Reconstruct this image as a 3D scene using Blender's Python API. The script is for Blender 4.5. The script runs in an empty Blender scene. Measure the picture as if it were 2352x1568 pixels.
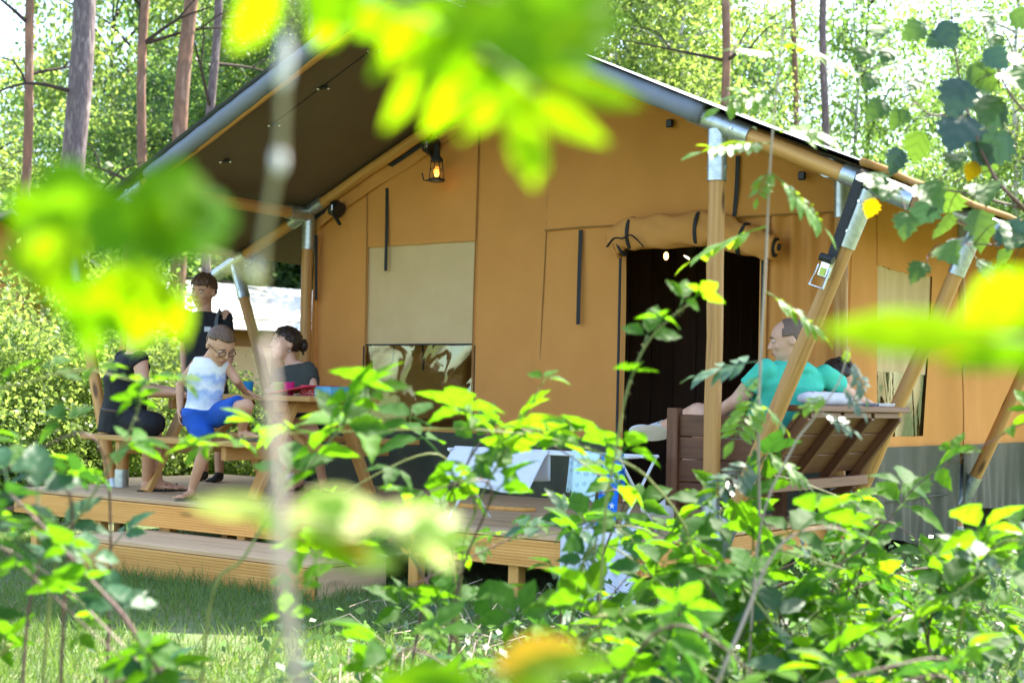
import bpy, bmesh, math, random
import numpy as np
from mathutils import Vector, Matrix

# ---------------------------------------------------------------- camera, sky, sun, exposure
sc = bpy.context.scene
COL = sc.collection
EYE = 1.10
PITCH, ROLL, FPX = math.radians(2.3), .023, 3267.0      # picture coordinates below are on a 2352 x 1568 grid
_f = Vector((0, math.cos(PITCH), math.sin(PITCH)))
_r0, _u0 = Vector((1, 0, 0)), Vector((0, -math.sin(PITCH), math.cos(PITCH)))
_r = _r0*math.cos(ROLL) + _u0*math.sin(ROLL)
_u = _u0*math.cos(ROLL) - _r0*math.sin(ROLL)
cd = bpy.data.cameras.new('camera')
cam = bpy.data.objects.new('camera', cd); COL.objects.link(cam)
cam.matrix_world = Matrix(((_r.x, _u.x, -_f.x, 0), (_r.y, _u.y, -_f.y, 0), (_r.z, _u.z, -_f.z, EYE), (0, 0, 0, 1)))
cd.lens = 50; cd.sensor_width = 36; cd.clip_start = .05; cd.clip_end = 500
cd.dof.use_dof = True; cd.dof.focus_distance = 8.6; cd.dof.aperture_fstop = 2.7; cd.dof.aperture_blades = 0
sc.camera = cam

SUN_AZ, SUN_EL = math.radians(46), math.radians(55)      # azimuth clockwise from +Y (view direction): behind the tent, to the right
w = bpy.data.worlds.new('World'); sc.world = w; w.use_nodes = True
nt = w.node_tree; nt.nodes.clear()
sky = nt.nodes.new('ShaderNodeTexSky'); sky.sky_type = 'NISHITA'; sky.sun_disc = False
sky.sun_elevation = SUN_EL; sky.sun_rotation = SUN_AZ; sky.air_density = 1.0; sky.dust_density = 2.0; sky.ozone_density = 1.0
bg = nt.nodes.new('ShaderNodeBackground'); bg.inputs['Strength'].default_value = .15
wo = nt.nodes.new('ShaderNodeOutputWorld')
nt.links.new(sky.outputs[0], bg.inputs[0]); nt.links.new(bg.outputs[0], wo.inputs[0])

sd = bpy.data.lights.new('sun', 'SUN'); sd.energy = 5.0; sd.angle = math.radians(.53); sd.color = (1, .93, .80)
sun = bpy.data.objects.new('sun', sd); COL.objects.link(sun)
SUNDIR = Vector((math.sin(SUN_AZ)*math.cos(SUN_EL), math.cos(SUN_AZ)*math.cos(SUN_EL), math.sin(SUN_EL)))
sun.rotation_euler = SUNDIR.to_track_quat('Z', 'Y').to_euler(); sun.location = (8, 8, 20)

sc.view_settings.view_transform = 'Standard'; sc.view_settings.look = 'None'
sc.view_settings.gamma = 1; sc.view_settings.use_curve_mapping = False
sc.view_settings.exposure = 2.3
sc.cycles.max_bounces = 8; sc.cycles.transparent_max_bounces = 8; sc.cycles.use_denoising = True
sc.cycles.sample_clamp_indirect = 6; sc.cycles.caustics_reflective = False; sc.cycles.caustics_refractive = False

# ---------------------------------------------------------------- frames: world and the tent's own axes (u along the gable, v into the tent, z up)
ANG = math.radians(36)
G = Vector((math.cos(ANG), -math.sin(ANG), 0)); D = Vector((math.sin(ANG), math.cos(ANG), 0))
LC = Vector((-1.657, 11.87, 0)); DECK = .385
CAM = Vector((0, 0, EYE))
def ray(x, y): return _f + _r*((x-1176)/FPX) + _u*((784-y)/FPX)
def loc(P): q = P-LC; return Vector((q.dot(G), q.dot(D), q.z))
def wld(p): return LC + G*p[0] + D*p[1] + Vector((0, 0, p[2]))
def onv(x, y, v): R = ray(x, y); return loc(CAM + R*((v-(CAM-LC).dot(D))/R.dot(D)))
def onu(x, y, uu): R = ray(x, y); return loc(CAM + R*((uu-(CAM-LC).dot(G))/R.dot(G)))
def onz(x, y, z): R = ray(x, y); return loc(CAM + R*((z-EYE)/R.z))
def at(x, y, t): return CAM + ray(x, y)*t                # world point t metres in front of the camera
def gz(x, y): return .02 + .03*max(-4, min(4, x)) + .012*math.sin(x*1.7+y*.6) + .01*math.sin(y*2.3-x)

# ---------------------------------------------------------------- materials
MATS = {}
def newmat(name):
    m = bpy.data.materials.new(name); m.use_nodes = True; m.node_tree.nodes.clear()
    return m, m.node_tree.nodes, m.node_tree.links
def N(ns, t, **k):
    n = ns.new(t)
    for a, b in k.items():
        if a in n.inputs: n.inputs[a].default_value = b
        else: setattr(n, a, b)
    return n
def ramp(ns, cols, pos=None):
    r = ns.new('ShaderNodeValToRGB'); e = r.color_ramp.elements
    pos = pos or [i/(len(cols)-1) for i in range(len(cols))]
    e[0].position, e[0].color = pos[0], (*cols[0], 1); e[1].position, e[1].color = pos[-1], (*cols[-1], 1)
    for p, c in list(zip(pos, cols))[1:-1]:
        x = e.new(p); x.color = (*c, 1)
    return r
def coords(ns, ls, kind, scale):
    if kind == 'tc': c = N(ns, 'ShaderNodeAttribute', attribute_name='tc'); o = c.outputs['Vector']
    else: c = ns.new('ShaderNodeTexCoord'); o = c.outputs['Object']
    mp = ns.new('ShaderNodeMapping'); mp.inputs['Scale'].default_value = scale; ls.new(o, mp.inputs['Vector'])
    return mp.outputs[0]
def varied(ns, ls, col_out, amt, hue=0.0):
    """per-object variation"""
    oi = ns.new('ShaderNodeObjectInfo'); hs = ns.new('ShaderNodeHueSaturation')
    mr = ns.new('ShaderNodeMapRange'); mr.inputs[3].default_value = 1-amt; mr.inputs[4].default_value = 1+amt
    ls.new(oi.outputs['Random'], mr.inputs[0]); ls.new(mr.outputs[0], hs.inputs['Value'])
    if hue:
        m2 = ns.new('ShaderNodeMath'); m2.operation = 'MULTIPLY'; m2.inputs[1].default_value = 7.31; ls.new(oi.outputs['Random'], m2.inputs[0])
        fr = ns.new('ShaderNodeMath'); fr.operation = 'FRACT'; ls.new(m2.outputs[0], fr.inputs[0])
        m3 = ns.new('ShaderNodeMapRange'); m3.inputs[3].default_value = .5-hue; m3.inputs[4].default_value = .5+hue
        ls.new(fr.outputs[0], m3.inputs[0]); ls.new(m3.outputs[0], hs.inputs['Hue'])
    ls.new(col_out, hs.inputs['Color']); return hs.outputs[0]
def mat(name, c1, c2=None, scale=(8, 8, 8), rough=.75, metal=0.0, bump=0.0, bscale=None, trans=0.0, var=0.0, hue=0.0, coord='obj', detail=4, spec=.4, pos=None, c3=None, tcol=None):
    if name in MATS: return MATS[name]
    m, ns, ls = newmat(name)
    cols = [c1, c2 or tuple(x*.82 for x in c1)] + ([c3] if c3 else [])
    v = coords(ns, ls, coord, scale)
    nz = N(ns, 'ShaderNodeTexNoise', Scale=1.0, Detail=detail, Roughness=.6); ls.new(v, nz.inputs['Vector'])
    rp = ramp(ns, cols, pos or ([.3, .7] if len(cols) == 2 else [.25, .5, .75])); ls.new(nz.outputs['Fac'], rp.inputs[0])
    co = rp.outputs[0]
    if var: co = varied(ns, ls, co, var, hue)
    b = N(ns, 'ShaderNodeBsdfPrincipled', Roughness=rough, Metallic=metal); b.inputs['Specular IOR Level'].default_value = spec
    ls.new(co, b.inputs['Base Color'])
    if bump:
        v2 = coords(ns, ls, coord, bscale or scale)
        n2 = N(ns, 'ShaderNodeTexNoise', Scale=1.0, Detail=3); ls.new(v2, n2.inputs['Vector'])
        bp = N(ns, 'ShaderNodeBump', Strength=bump, Distance=.01); ls.new(n2.outputs['Fac'], bp.inputs['Height']); ls.new(bp.outputs[0], b.inputs['Normal'])
    out = ns.new('ShaderNodeOutputMaterial'); sh = b.outputs[0]
    if trans:
        t = ns.new('ShaderNodeBsdfTranslucent'); mx = N(ns, 'ShaderNodeMixShader'); mx.inputs[0].default_value = trans
        if tcol: t.inputs[0].default_value = (*tcol, 1)
        else: ls.new(co, t.inputs[0])
        ls.new(sh, mx.inputs[1]); ls.new(t.outputs[0], mx.inputs[2]); sh = mx.outputs[0]
    ls.new(sh, out.inputs[0]); MATS[name] = m; return m
def wood(name, light, dark, knot=.5, rough=.6, grain=(26, 26, 1.1), var=.12, spec=.35, bump=.25):
    if name in MATS: return MATS[name]
    m, ns, ls = newmat(name)
    v = coords(ns, ls, 'tc', grain)
    oi = ns.new('ShaderNodeObjectInfo'); ad = ns.new('ShaderNodeVectorMath'); ad.operation = 'MULTIPLY_ADD'
    cx = ns.new('ShaderNodeCombineXYZ')
    for i in range(3): ls.new(oi.outputs['Random'], cx.inputs[i])
    ls.new(cx.outputs[0], ad.inputs[0]); ad.inputs[1].default_value = (91, 57, 33); ls.new(v, ad.inputs[2])
    nz = N(ns, 'ShaderNodeTexNoise', Scale=1.0, Detail=6, Roughness=.65, Distortion=.4); ls.new(ad.outputs[0], nz.inputs['Vector'])
    mid = tuple((a+b)/2 for a, b in zip(light, dark))
    rp = ramp(ns, [dark, mid, light], [.3, .45, .68]); ls.new(nz.outputs['Fac'], rp.inputs[0])
    v2 = coords(ns, ls, 'tc', (7, 7, 1.9)); ad2 = ns.new('ShaderNodeVectorMath'); ad2.operation = 'MULTIPLY_ADD'
    ls.new(cx.outputs[0], ad2.inputs[0]); ad2.inputs[1].default_value = (13, 29, 71); ls.new(v2, ad2.inputs[2])
    vo = N(ns, 'ShaderNodeTexVoronoi', Scale=1.0); ls.new(ad2.outputs[0], vo.inputs['Vector'])
    kr = ramp(ns, [(1, 1, 1), (0, 0, 0)], [.07, .16]); ls.new(vo.outputs['Distance'], kr.inputs[0])
    mk = N(ns, 'ShaderNodeMath', operation='MULTIPLY'); mk.inputs[1].default_value = knot; ls.new(kr.outputs[0], mk.inputs[0])
    mx = N(ns, 'ShaderNodeMixRGB'); mx.inputs[2].default_value = (*[d*.35 for d in dark], 1)
    ls.new(mk.outputs[0], mx.inputs[0]); ls.new(rp.outputs[0], mx.inputs[1])
    co = varied(ns, ls, mx.outputs[0], var)
    b = N(ns, 'ShaderNodeBsdfPrincipled', Roughness=rough); b.inputs['Specular IOR Level'].default_value = spec
    ls.new(co, b.inputs['Base Color'])
    bp = N(ns, 'ShaderNodeBump', Strength=bump, Distance=.004); ls.new(nz.outputs['Fac'], bp.inputs['Height']); ls.new(bp.outputs[0], b.inputs['Normal'])
    out = ns.new('ShaderNodeOutputMaterial'); ls.new(b.outputs[0], out.inputs[0]); MATS[name] = m; return m
def leafmat(name, c1, c2, tcol, trans=.5, rough=.45, var=.25, hue=.02, vein=True, spec=.5):
    """two-tone leaf: surface colour, light passing through, faint ribs along 'tc'"""
    if name in MATS: return MATS[name]
    m, ns, ls = newmat(name)
    a = N(ns, 'ShaderNodeAttribute', attribute_name='rnd')
    oi = ns.new('ShaderNodeObjectInfo')
    ad = N(ns, 'ShaderNodeMath', operation='ADD'); ls.new(a.outputs['Fac'], ad.inputs[0]); ls.new(oi.outputs['Random'], ad.inputs[1])
    fr = N(ns, 'ShaderNodeMath', operation='FRACT'); ls.new(ad.outputs[0], fr.inputs[0])
    mx = N(ns, 'ShaderNodeMixRGB'); mx.inputs[1].default_value = (*c1, 1); mx.inputs[2].default_value = (*c2, 1); ls.new(fr.outputs[0], mx.inputs[0])
    hs = N(ns, 'ShaderNodeHueSaturation'); ls.new(mx.outputs[0], hs.inputs['Color'])
    mt = N(ns, 'ShaderNodeMath', operation='MULTIPLY'); mt.inputs[1].default_value = 5.77; ls.new(fr.outputs[0], mt.inputs[0])
    f2 = N(ns, 'ShaderNodeMath', operation='FRACT'); ls.new(mt.outputs[0], f2.inputs[0])
    mr = ns.new('ShaderNodeMapRange'); mr.inputs[3].default_value = 1-var; mr.inputs[4].default_value = 1+var; ls.new(f2.outputs[0], mr.inputs[0]); ls.new(mr.outputs[0], hs.inputs['Value'])
    b = N(ns, 'ShaderNodeBsdfPrincipled', Roughness=rough); b.inputs['Specular IOR Level'].default_value = spec
    ls.new(hs.outputs[0], b.inputs['Base Color'])
    t = ns.new('ShaderNodeBsdfTranslucent')
    h2 = N(ns, 'ShaderNodeHueSaturation'); h2.inputs['Color'].default_value = (*tcol, 1); ls.new(mr.outputs[0], h2.inputs['Value'])
    tout = h2.outputs[0]
    if vein:
        v = coords(ns, ls, 'tc', (1, 1, 1)); sp = ns.new('ShaderNodeSeparateXYZ'); ls.new(v, sp.inputs[0])
        ab = N(ns, 'ShaderNodeMath', operation='ABSOLUTE'); ls.new(sp.outputs[0], ab.inputs[0])
        m1 = N(ns, 'ShaderNodeMath', operation='MULTIPLY_ADD'); m1.inputs[1].default_value = -.9; ls.new(ab.outputs[0], m1.inputs[0]); ls.new(sp.outputs[2], m1.inputs[2])
        m2 = N(ns, 'ShaderNodeMath', operation='MULTIPLY'); m2.inputs[1].default_value = 48.0; ls.new(m1.outputs[0], m2.inputs[0])
        sn = N(ns, 'ShaderNodeMath', operation='SINE'); ls.new(m2.outputs[0], sn.inputs[0])
        r2 = ns.new('ShaderNodeMapRange'); r2.inputs[1].default_value = .6; r2.inputs[2].default_value = 1; r2.inputs[3].default_value = 1; r2.inputs[4].default_value = .72; ls.new(sn.outputs[0], r2.inputs[0])
        mu = N(ns, 'ShaderNodeMixRGB', blend_type='MULTIPLY'); mu.inputs[0].default_value = 1; ls.new(tout, mu.inputs[1]); ls.new(r2.outputs[0], mu.inputs[2]); tout = mu.outputs[0]
        bp = N(ns, 'ShaderNodeBump', Strength=.35, Distance=.002); ls.new(sn.outputs[0], bp.inputs['Height']); ls.new(bp.outputs[0], b.inputs['Normal'])
    ls.new(tout, t.inputs[0])
    ms = N(ns, 'ShaderNodeMixShader'); ms.inputs[0].default_value = trans; ls.new(b.outputs[0], ms.inputs[1]); ls.new(t.outputs[0], ms.inputs[2])
    out = ns.new('ShaderNodeOutputMaterial'); ls.new(ms.outputs[0], out.inputs[0]); MATS[name] = m; return m
def emit(name, col, s):
    if name in MATS: return MATS[name]
    m, ns, ls = newmat(name); e = N(ns, 'ShaderNodeEmission', Strength=s); e.inputs[0].default_value = (*col, 1)
    o = ns.new('ShaderNodeOutputMaterial'); ls.new(e.outputs[0], o.inputs[0]); MATS[name] = m; return m
def clear_film(name, tint, gl=.12):
    m, ns, ls = newmat(name)
    t = ns.new('ShaderNodeBsdfTransparent'); t.inputs[0].default_value = (*tint, 1)
    g = N(ns, 'ShaderNodeBsdfGlossy', Roughness=.04); g.inputs[0].default_value = (.62, .70, .52, 1)
    co = coords(ns, ls, 'obj', (1, 1, 1)); sp = N(ns, 'ShaderNodeTexNoise', Scale=2.2, Detail=2, Distortion=1.5); ls.new(co, sp.inputs['Vector'])
    bp = N(ns, 'ShaderNodeBump', Strength=.10, Distance=.03); ls.new(sp.outputs['Fac'], bp.inputs['Height']); ls.new(bp.outputs[0], g.inputs['Normal'])
    mx = N(ns, 'ShaderNodeMixShader'); mx.inputs[0].default_value = gl
    ls.new(t.outputs[0], mx.inputs[1]); ls.new(g.outputs[0], mx.inputs[2])
    o = ns.new('ShaderNodeOutputMaterial'); ls.new(mx.outputs[0], o.inputs[0]); MATS[name] = m; return m

# ---------------------------------------------------------------- mesh builder
def frame(d, up=(0, 0, 1)):
    d = Vector(d).normalized(); up = Vector(up)
    if abs(d.dot(up.normalized())) > .98: up = Vector((0, 1, 0)) if abs(d.y) < .9 else Vector((1, 0, 0))
    x = up.cross(d).normalized(); y = d.cross(x).normalized()
    return x, y, d                                        # side, up-ish, along
class MB:
    def __init__(s): s.V = []; s.F = []; s.T = []
    def add(s, V, F, T=None):
        o = len(s.V); s.V += [tuple(v) for v in V]; s.T += [tuple(t) for t in (T if T is not None else V)]
        s.F += [tuple(i+o for i in f) for f in F]; return s
    def box(s, c, size, ax=None, ch=.0):
        """box centred at c, optional axes (3 vectors), chamfer ch"""
        c = Vector(c); ax = ax or (Vector((1, 0, 0)), Vector((0, 1, 0)), Vector((0, 0, 1)))
        h = [x/2 for x in size]; k = max(range(3), key=lambda i: size[i]); od = [i for i in range(3) if i != k] + [k]
        ch = min(ch, min(h)*.45)
        V = []; T = []
        def put(q):
            V.append(c + ax[0]*q[0] + ax[1]*q[1] + ax[2]*q[2]); T.append((q[od[0]], q[od[1]], q[od[2]]))
        if ch <= 0:
            for a in (-1, 1):
                for b in (-1, 1):
                    for d in (-1, 1): put((a*h[0], b*h[1], d*h[2]))
            return s.add(V, [(0, 1, 3, 2), (4, 6, 7, 5), (0, 4, 5, 1), (2, 3, 7, 6), (0, 2, 6, 4), (1, 5, 7, 3)], T)
        idx = {}
        for a in (-1, 1):
            for b in (-1, 1):
                for d in (-1, 1):
                    for f in range(3):
                        q = [a*h[0], b*h[1], d*h[2]]
                        for j in range(3):
                            if j != f: q[j] -= math.copysign(ch, q[j])
                        idx[(a, b, d, f)] = len(V); put(q)
        F = []
        for f in range(3):
            o1, o2 = (f+1) % 3, (f+2) % 3
            for sg in (-1, 1):
                q = []
                for p, r in ((-1, -1), (1, -1), (1, 1), (-1, 1)):
                    k3 = [0, 0, 0]; k3[f] = sg; k3[o1] = p; k3[o2] = r; q.append(idx[(*k3, f)])
                F.append(q if sg > 0 else q[::-1])
            for p in (-1, 1):
                for r in (-1, 1):
                    e = []
                    for t, ff in ((-1, o1), (1, o1), (1, o2), (-1, o2)):
                        k3 = [0, 0, 0]; k3[f] = t; k3[o1] = p; k3[o2] = r; e.append(idx[(*k3, ff)])
                    F.append(e if p*r < 0 else e[::-1])
        for a in (-1, 1):
            for b in (-1, 1):
                for d in (-1, 1):
                    t = [idx[(a, b, d, f)] for f in range(3)]; F.append(t if a*b*d > 0 else t[::-1])
        return s.add(V, F, T)
    def beam(s, p0, p1, w, h, up=(0, 0, 1), ch=.004):
        p0, p1 = Vector(p0), Vector(p1); x, y, z = frame(p1-p0, up)
        return s.box((p0+p1)/2, (w, h, (p1-p0).length), (x, y, z), ch)
    def tube(s, pts, rad, n=10, cap=True, oval=1.0, up=(0, 0, 1)):
        pts = [Vector(p) for p in pts]; rad = rad if hasattr(rad, '__len__') else [rad]*len(pts)
        V = []; T = []; F = []; L = 0
        for i, p in enumerate(pts):
            d = pts[min(i+1, len(pts)-1)] - pts[max(i-1, 0)]; x, y, z = frame(d, up)
            if i: L += (p-pts[i-1]).length
            for k in range(n):
                a = 2*math.pi*k/n; V.append(p + x*(rad[i]*math.cos(a)) + y*(rad[i]*oval*math.sin(a)))
                T.append((rad[i]*math.cos(a), rad[i]*math.sin(a), L))
        for i in range(len(pts)-1):
            for k in range(n):
                F.append((i*n+k, i*n+(k+1) % n, (i+1)*n+(k+1) % n, (i+1)*n+k))
        if cap:
            F.append(tuple(range(n))[::-1]); F.append(tuple(range((len(pts)-1)*n, len(pts)*n)))
        return s.add(V, F, T)
    def loft(s, rings, cap=True):
        n = len(rings[0]); V = [v for r in rings for v in r]; F = []
        for i in range(len(rings)-1):
            for k in range(n): F.append((i*n+k, i*n+(k+1) % n, (i+1)*n+(k+1) % n, (i+1)*n+k))
        if cap: F.append(tuple(range(n))[::-1]); F.append(tuple(range((len(rings)-1)*n, len(rings)*n)))
        return s.add(V, F)
    def ball(s, c, r, n=10, m=8, ax=None):
        c = Vector(c); r = r if hasattr(r, '__len__') else (r, r, r); ax = ax or (Vector((1, 0, 0)), Vector((0, 1, 0)), Vector((0, 0, 1)))
        V = [c - ax[2]*r[2]]
        for i in range(1, m):
            t = -math.pi/2 + math.pi*i/m
            for k in range(n):
                a = 2*math.pi*k/n
                V.append(c + ax[0]*(r[0]*math.cos(t)*math.cos(a)) + ax[1]*(r[1]*math.cos(t)*math.sin(a)) + ax[2]*(r[2]*math.sin(t)))
        V.append(c + ax[2]*r[2]); F = []
        for k in range(n): F.append((0, 1+(k+1) % n, 1+k))
        for i in range(m-2):
            for k in range(n): F.append((1+i*n+k, 1+i*n+(k+1) % n, 1+(i+1)*n+(k+1) % n, 1+(i+1)*n+k))
        e = len(V)-1
        for k in range(n): F.append((e, 1+(m-2)*n+k, 1+(m-2)*n+(k+1) % n))
        return s.add(V, F)
    def cone(s, p0, p1, r0, r1, n=12, flat=(False, False), m=4):
        """tapered limb with round (or flat) ends, one closed shell"""
        p0, p1 = Vector(p0), Vector(p1); x, y, z = frame(p1-p0); rings = []
        def ring(c, r): return [c + x*(r*math.cos(2*math.pi*k/n)) + y*(r*math.sin(2*math.pi*k/n)) for k in range(n)]
        if not flat[0]:
            for i in range(1, m): a = math.pi/2*(1-i/m); rings.append(ring(p0 - z*(r0*math.sin(a)), r0*math.cos(a)))
        rings.append(ring(p0, r0)); rings.append(ring(p1, r1))
        if not flat[1]:
            for i in range(1, m): a = math.pi/2*i/m; rings.append(ring(p1 + z*(r1*math.sin(a)), r1*math.cos(a)))
        return s.loft(rings)
    def grid(s, f, nu, nv, tc=None):
        V = [f(i/nu, j/nv) for j in range(nv+1) for i in range(nu+1)]
        F = [(j*(nu+1)+i, j*(nu+1)+i+1, (j+1)*(nu+1)+i+1, (j+1)*(nu+1)+i) for j in range(nv) for i in range(nu)]
        return s.add(V, F, tc)
    def mesh(s, name, origin=(0, 0, 0), smooth=False):
        me = bpy.data.meshes.new(name); o = Vector(origin)
        me.from_pydata([tuple(Vector(v)-o) for v in s.V], [], s.F); me.validate()
        at_ = me.attributes.new('tc', 'FLOAT_VECTOR', 'POINT'); at_.data.foreach_set('vector', np.array(s.T, dtype=np.float32).ravel())
        if smooth:
            me.shade_smooth()
            if smooth == 'auto':
                try: me.set_sharp_from_angle(angle=math.radians(40))
                except Exception: pass
        me.update(); return me

def link(name, me, material=None, parent=None):
    o = bpy.data.objects.new(name, me); COL.objects.link(o)
    if material is not None and me is not None and not me.materials: me.materials.append(material)
    if parent is not None: o.parent = parent
    return o
def tag(o, label=None, cat=None, group=None, kind=None):
    for k, v in (('label', label), ('category', cat), ('group', group), ('kind', kind)):
        if v: o[k] = v
    return o
def thing(name, label, cat, base=(0, 0, 0), group=None, world=False):
    """Empty at the thing's base; base in the tent's axes unless world"""
    o = bpy.data.objects.new(name, None); COL.objects.link(o); o.empty_display_size = .1
    if world: o.location = base
    else: o.location = wld(base); o.rotation_euler = (0, 0, -ANG)
    o['_base'] = tuple(base)
    return tag(o, label, cat, group)
def part(name, mb, material, parent, smooth=False, top=None):
    """mesh given in the frame of its top-level thing (absolute), placed under parent"""
    r = parent
    while r.parent: r = r.parent
    return link(name, mb.mesh(name, r['_base'] if '_base' in r else (0, 0, 0), smooth), material, parent)
def solo(name, mb, material, label, cat, base, group=None, smooth=False, world=False):
    o = link(name, mb.mesh(name, base, smooth), material)
    if world: o.location = base
    else: o.location = wld(base); o.rotation_euler = (0, 0, -ANG)
    return tag(o, label, cat, group)
def lerp(a, b, t): return Vector(a)*(1-t) + Vector(b)*t
def bez(pts, n):
    """Catmull-Rom through pts"""
    P = [Vector(p) for p in pts]; P = [P[0]*2-P[1]] + P + [P[-1]*2-P[-2]]; out = []
    seg = len(P)-3
    for i in range(n+1):
        t = i/n*seg; k = min(int(t), seg-1); t -= k; a, b, c, d = P[k:k+4]
        out.append(.5*((2*b) + (c-a)*t + (2*a-5*b+4*c-d)*t*t + (3*b-a-3*c+d)*t**3))
    return out
# ---------------------------------------------------------------- materials of the place
LOG = wood('peeled pine log', (.62, .33, .105), (.33, .135, .03), .95, .5, (30, 30, 1.0))
DECKTOP = wood('weathered deck pine', (.60, .41, .225), (.42, .27, .135), .35, .75)
FASCIA = wood('honey coloured pine', (.78, .41, .11), (.62, .28, .06), .5, .55)
TABLE = wood('table pine', (.62, .34, .11), (.42, .20, .055), .5, .55)
BROWN = wood('brown stained plank', (.17, .068, .030), (.085, .030, .012), .3, .5, (26, 26, 1.5), .15)
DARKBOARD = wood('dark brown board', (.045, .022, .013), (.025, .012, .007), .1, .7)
GALV = mat('galvanised steel', (.56, .60, .60), (.36, .40, .40), (26, 26, 26), .38, .85, coord='tc', bump=.05)
CANVAS = mat('ochre canvas', (.70, .315, .088), (.64, .285, .076), (3, 3, 3), .9, 0, .8, (4.5, 4.5, 1.5), .10, spec=.15, tcol=(.66, .30, .08))
CANVAS2 = mat('ochre canvas flap', (.73, .34, .10), (.66, .30, .085), (4, 4, 4), .9, 0, .9, (7, 7, 2.2), .16, spec=.15, tcol=(.66, .35, .09))
HEM = mat('brown canvas hem', (.36, .175, .05), (.31, .15, .04), (6, 6, 6), .9)
CREAM = mat('cream mesh cloth', (.92, .68, .36), (.86, .62, .31), (5, 5, 5), .9, 0, .6, (5, 5, 2), .35, spec=.1)
SKIRT = mat('olive grey skirt sheet', (.085, .088, .055), (.05, .053, .034), (5, 5, 2), .6, 0, .4, (3, 3, 9), .05, spec=.2)
FLY = mat('grey coated fly', (.20, .215, .26), (.155, .165, .205), (2, 2, 2), .6, 0, .15, (5, 5, 5), spec=.25)
LINER = mat('brown roof liner', (.17, .118, .082), (.145, .10, .07), (2, 2, 2), .62, 0, .12, (9, 9, 9), .05, spec=.35, tcol=(.3, .17, .09))
WEB = mat('black webbing', (.016, .016, .018), (.028, .028, .03), (60, 60, 60), .7)
STEEL = mat('bright steel', (.7, .7, .7), (.5, .5, .5), (30, 30, 30), .25, 1.0)
BLACK = mat('black plastic', (.012, .012, .013), (.02, .02, .02), (30, 30, 30), .4)
FILM = clear_film('clear window film', (.62, .70, .58), .24)

# ---------------------------------------------------------------- ground
def ground():
    xs = sorted(set([-220, -120, -60, -35, -22] + [round(-16+.4*i, 2) for i in range(81)] + [22, 35, 60, 120, 220]))
    ys = sorted(set([-60, -20, -8, -3] + [round(.4*i, 2) for i in range(76)] + [34, 40, 50, 70, 110, 220]))
    mb = MB(); nx = len(xs)
    V = [(x, y, gz(x, y)) for y in ys for x in xs]
    F = [(j*nx+i, j*nx+i+1, (j+1)*nx+i+1, (j+1)*nx+i) for j in range(len(ys)-1) for i in range(nx-1)]
    mb.add(V, F)
    m = mat('lawn soil', (.12, .125, .05), (.07, .115, .035), (2.2, 2.2, 2.2), .95, 0, .6, (30, 30, 30), pos=[.35, .55, .75], c3=(.30, .235, .15), detail=8)
    tag(link('ground', mb.mesh('ground', smooth=True), m), kind='structure')
ground()

# ---------------------------------------------------------------- deck and step
U0, U1, VF = -.55, 4.62, -2.42
def grooved(mb, p0, p1, z0, z1, out, n=9, th=.022):
    """board with a ribbed face, from p0 to p1 (u,v), between z0 and z1; out = outward direction (u,v)"""
    prof = []; h = (z1-z0)/n
    for i in range(n):
        a = z0+i*h
        prof += [(a, th-.006), (a+h*.22, th-.006), (a+h*.30, th), (a+h*.98, th)]
    prof += [(z1, th-.004), (z1, 0), (z0, 0)]
    o = Vector((out[0], out[1], 0)); r = []
    for p in (p0, p1): r.append([Vector((p[0], p[1], z)) + o*t for z, t in prof])
    L = (Vector(p1)-Vector(p0)).length; k = len(prof)
    V = r[0]+r[1]; T = [(z, t, 0) for z, t in prof] + [(z, t, L) for z, t in prof]
    F = [(i, (i+1) % k, k+(i+1) % k, k+i) for i in range(k)] + [tuple(range(k))[::-1], tuple(range(k, 2*k))]
    mb.add(V, F, T)
deck = thing('deck', 'raised pine deck with ribbed honey coloured edge in front of the tent', 'deck', (0, VF, 0))
nb = 16; bw = (-.02-VF)/nb
for i in range(nb):
    ul = U0 if i < 8 else -1.05
    mb = MB().box(((ul+U1)/2, VF+bw*(i+.5), DECK-.014), (U1-ul, bw-.007, .028), ch=.004)
    part('deck_board', mb, DECKTOP, deck)
for a, b in ((U0, 1.9), (1.903, U1)):
    mb = MB(); grooved(mb, (a, VF+.002), (b, VF+.002), DECK-.175, DECK-.031, (0, -1)); part('edge_board', mb, FASCIA, deck)
mb = MB(); grooved(mb, (U0+.002, VF+8*bw), (U0+.002, VF+.004), DECK-.175, DECK-.031, (-1, 0)); part('edge_board', mb, FASCIA, deck)
mb = MB(); grooved(mb, (U1-.002, VF+.004), (U1-.002, -.05), DECK-.175, DECK-.031, (1, 0)); part('edge_board', mb, FASCIA, deck)
for i in range(8):
    u = U0+.12+i*.70
    mb = MB().box((u, (VF-.06)/2, DECK-.10), (.045, -VF-.12, .14), ch=.003); part('joist', mb, FASCIA, deck)
    for v in (VF+.06, -1.2):
        g = gz(*wld((u, v, 0)).xy)
        mb = MB().box((u+.06, v, (DECK-.04+g-.05)/2), (.07, .07, DECK-.04-g+.05), ch=.004); part('post', mb, FASCIA, deck)
step = thing('step', 'long low pine step with ribbed front standing on the grass before the deck', 'step', (1.9, -2.7, 0))
S0, S1, SV = .86, 2.95, -3.0
stz = .185
for i in range(4):
    mb = MB().box(((S0+S1)/2, SV+.075+i*.148, stz-.014), (S1-S0, .141, .028), ch=.004); part('tread_board', mb, DECKTOP, step)
mb = MB(); grooved(mb, (S0, SV+.004), (S1, SV+.004), stz-.20, stz-.030, (0, -1), 10); part('front_board', mb, FASCIA, step)
for u in (S0+.015, S1-.015):
    mb = MB().box((u, SV+.31, stz-.12), (.028, .56, .175), ch=.003); part('side_board', mb, DECKTOP, step)

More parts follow.
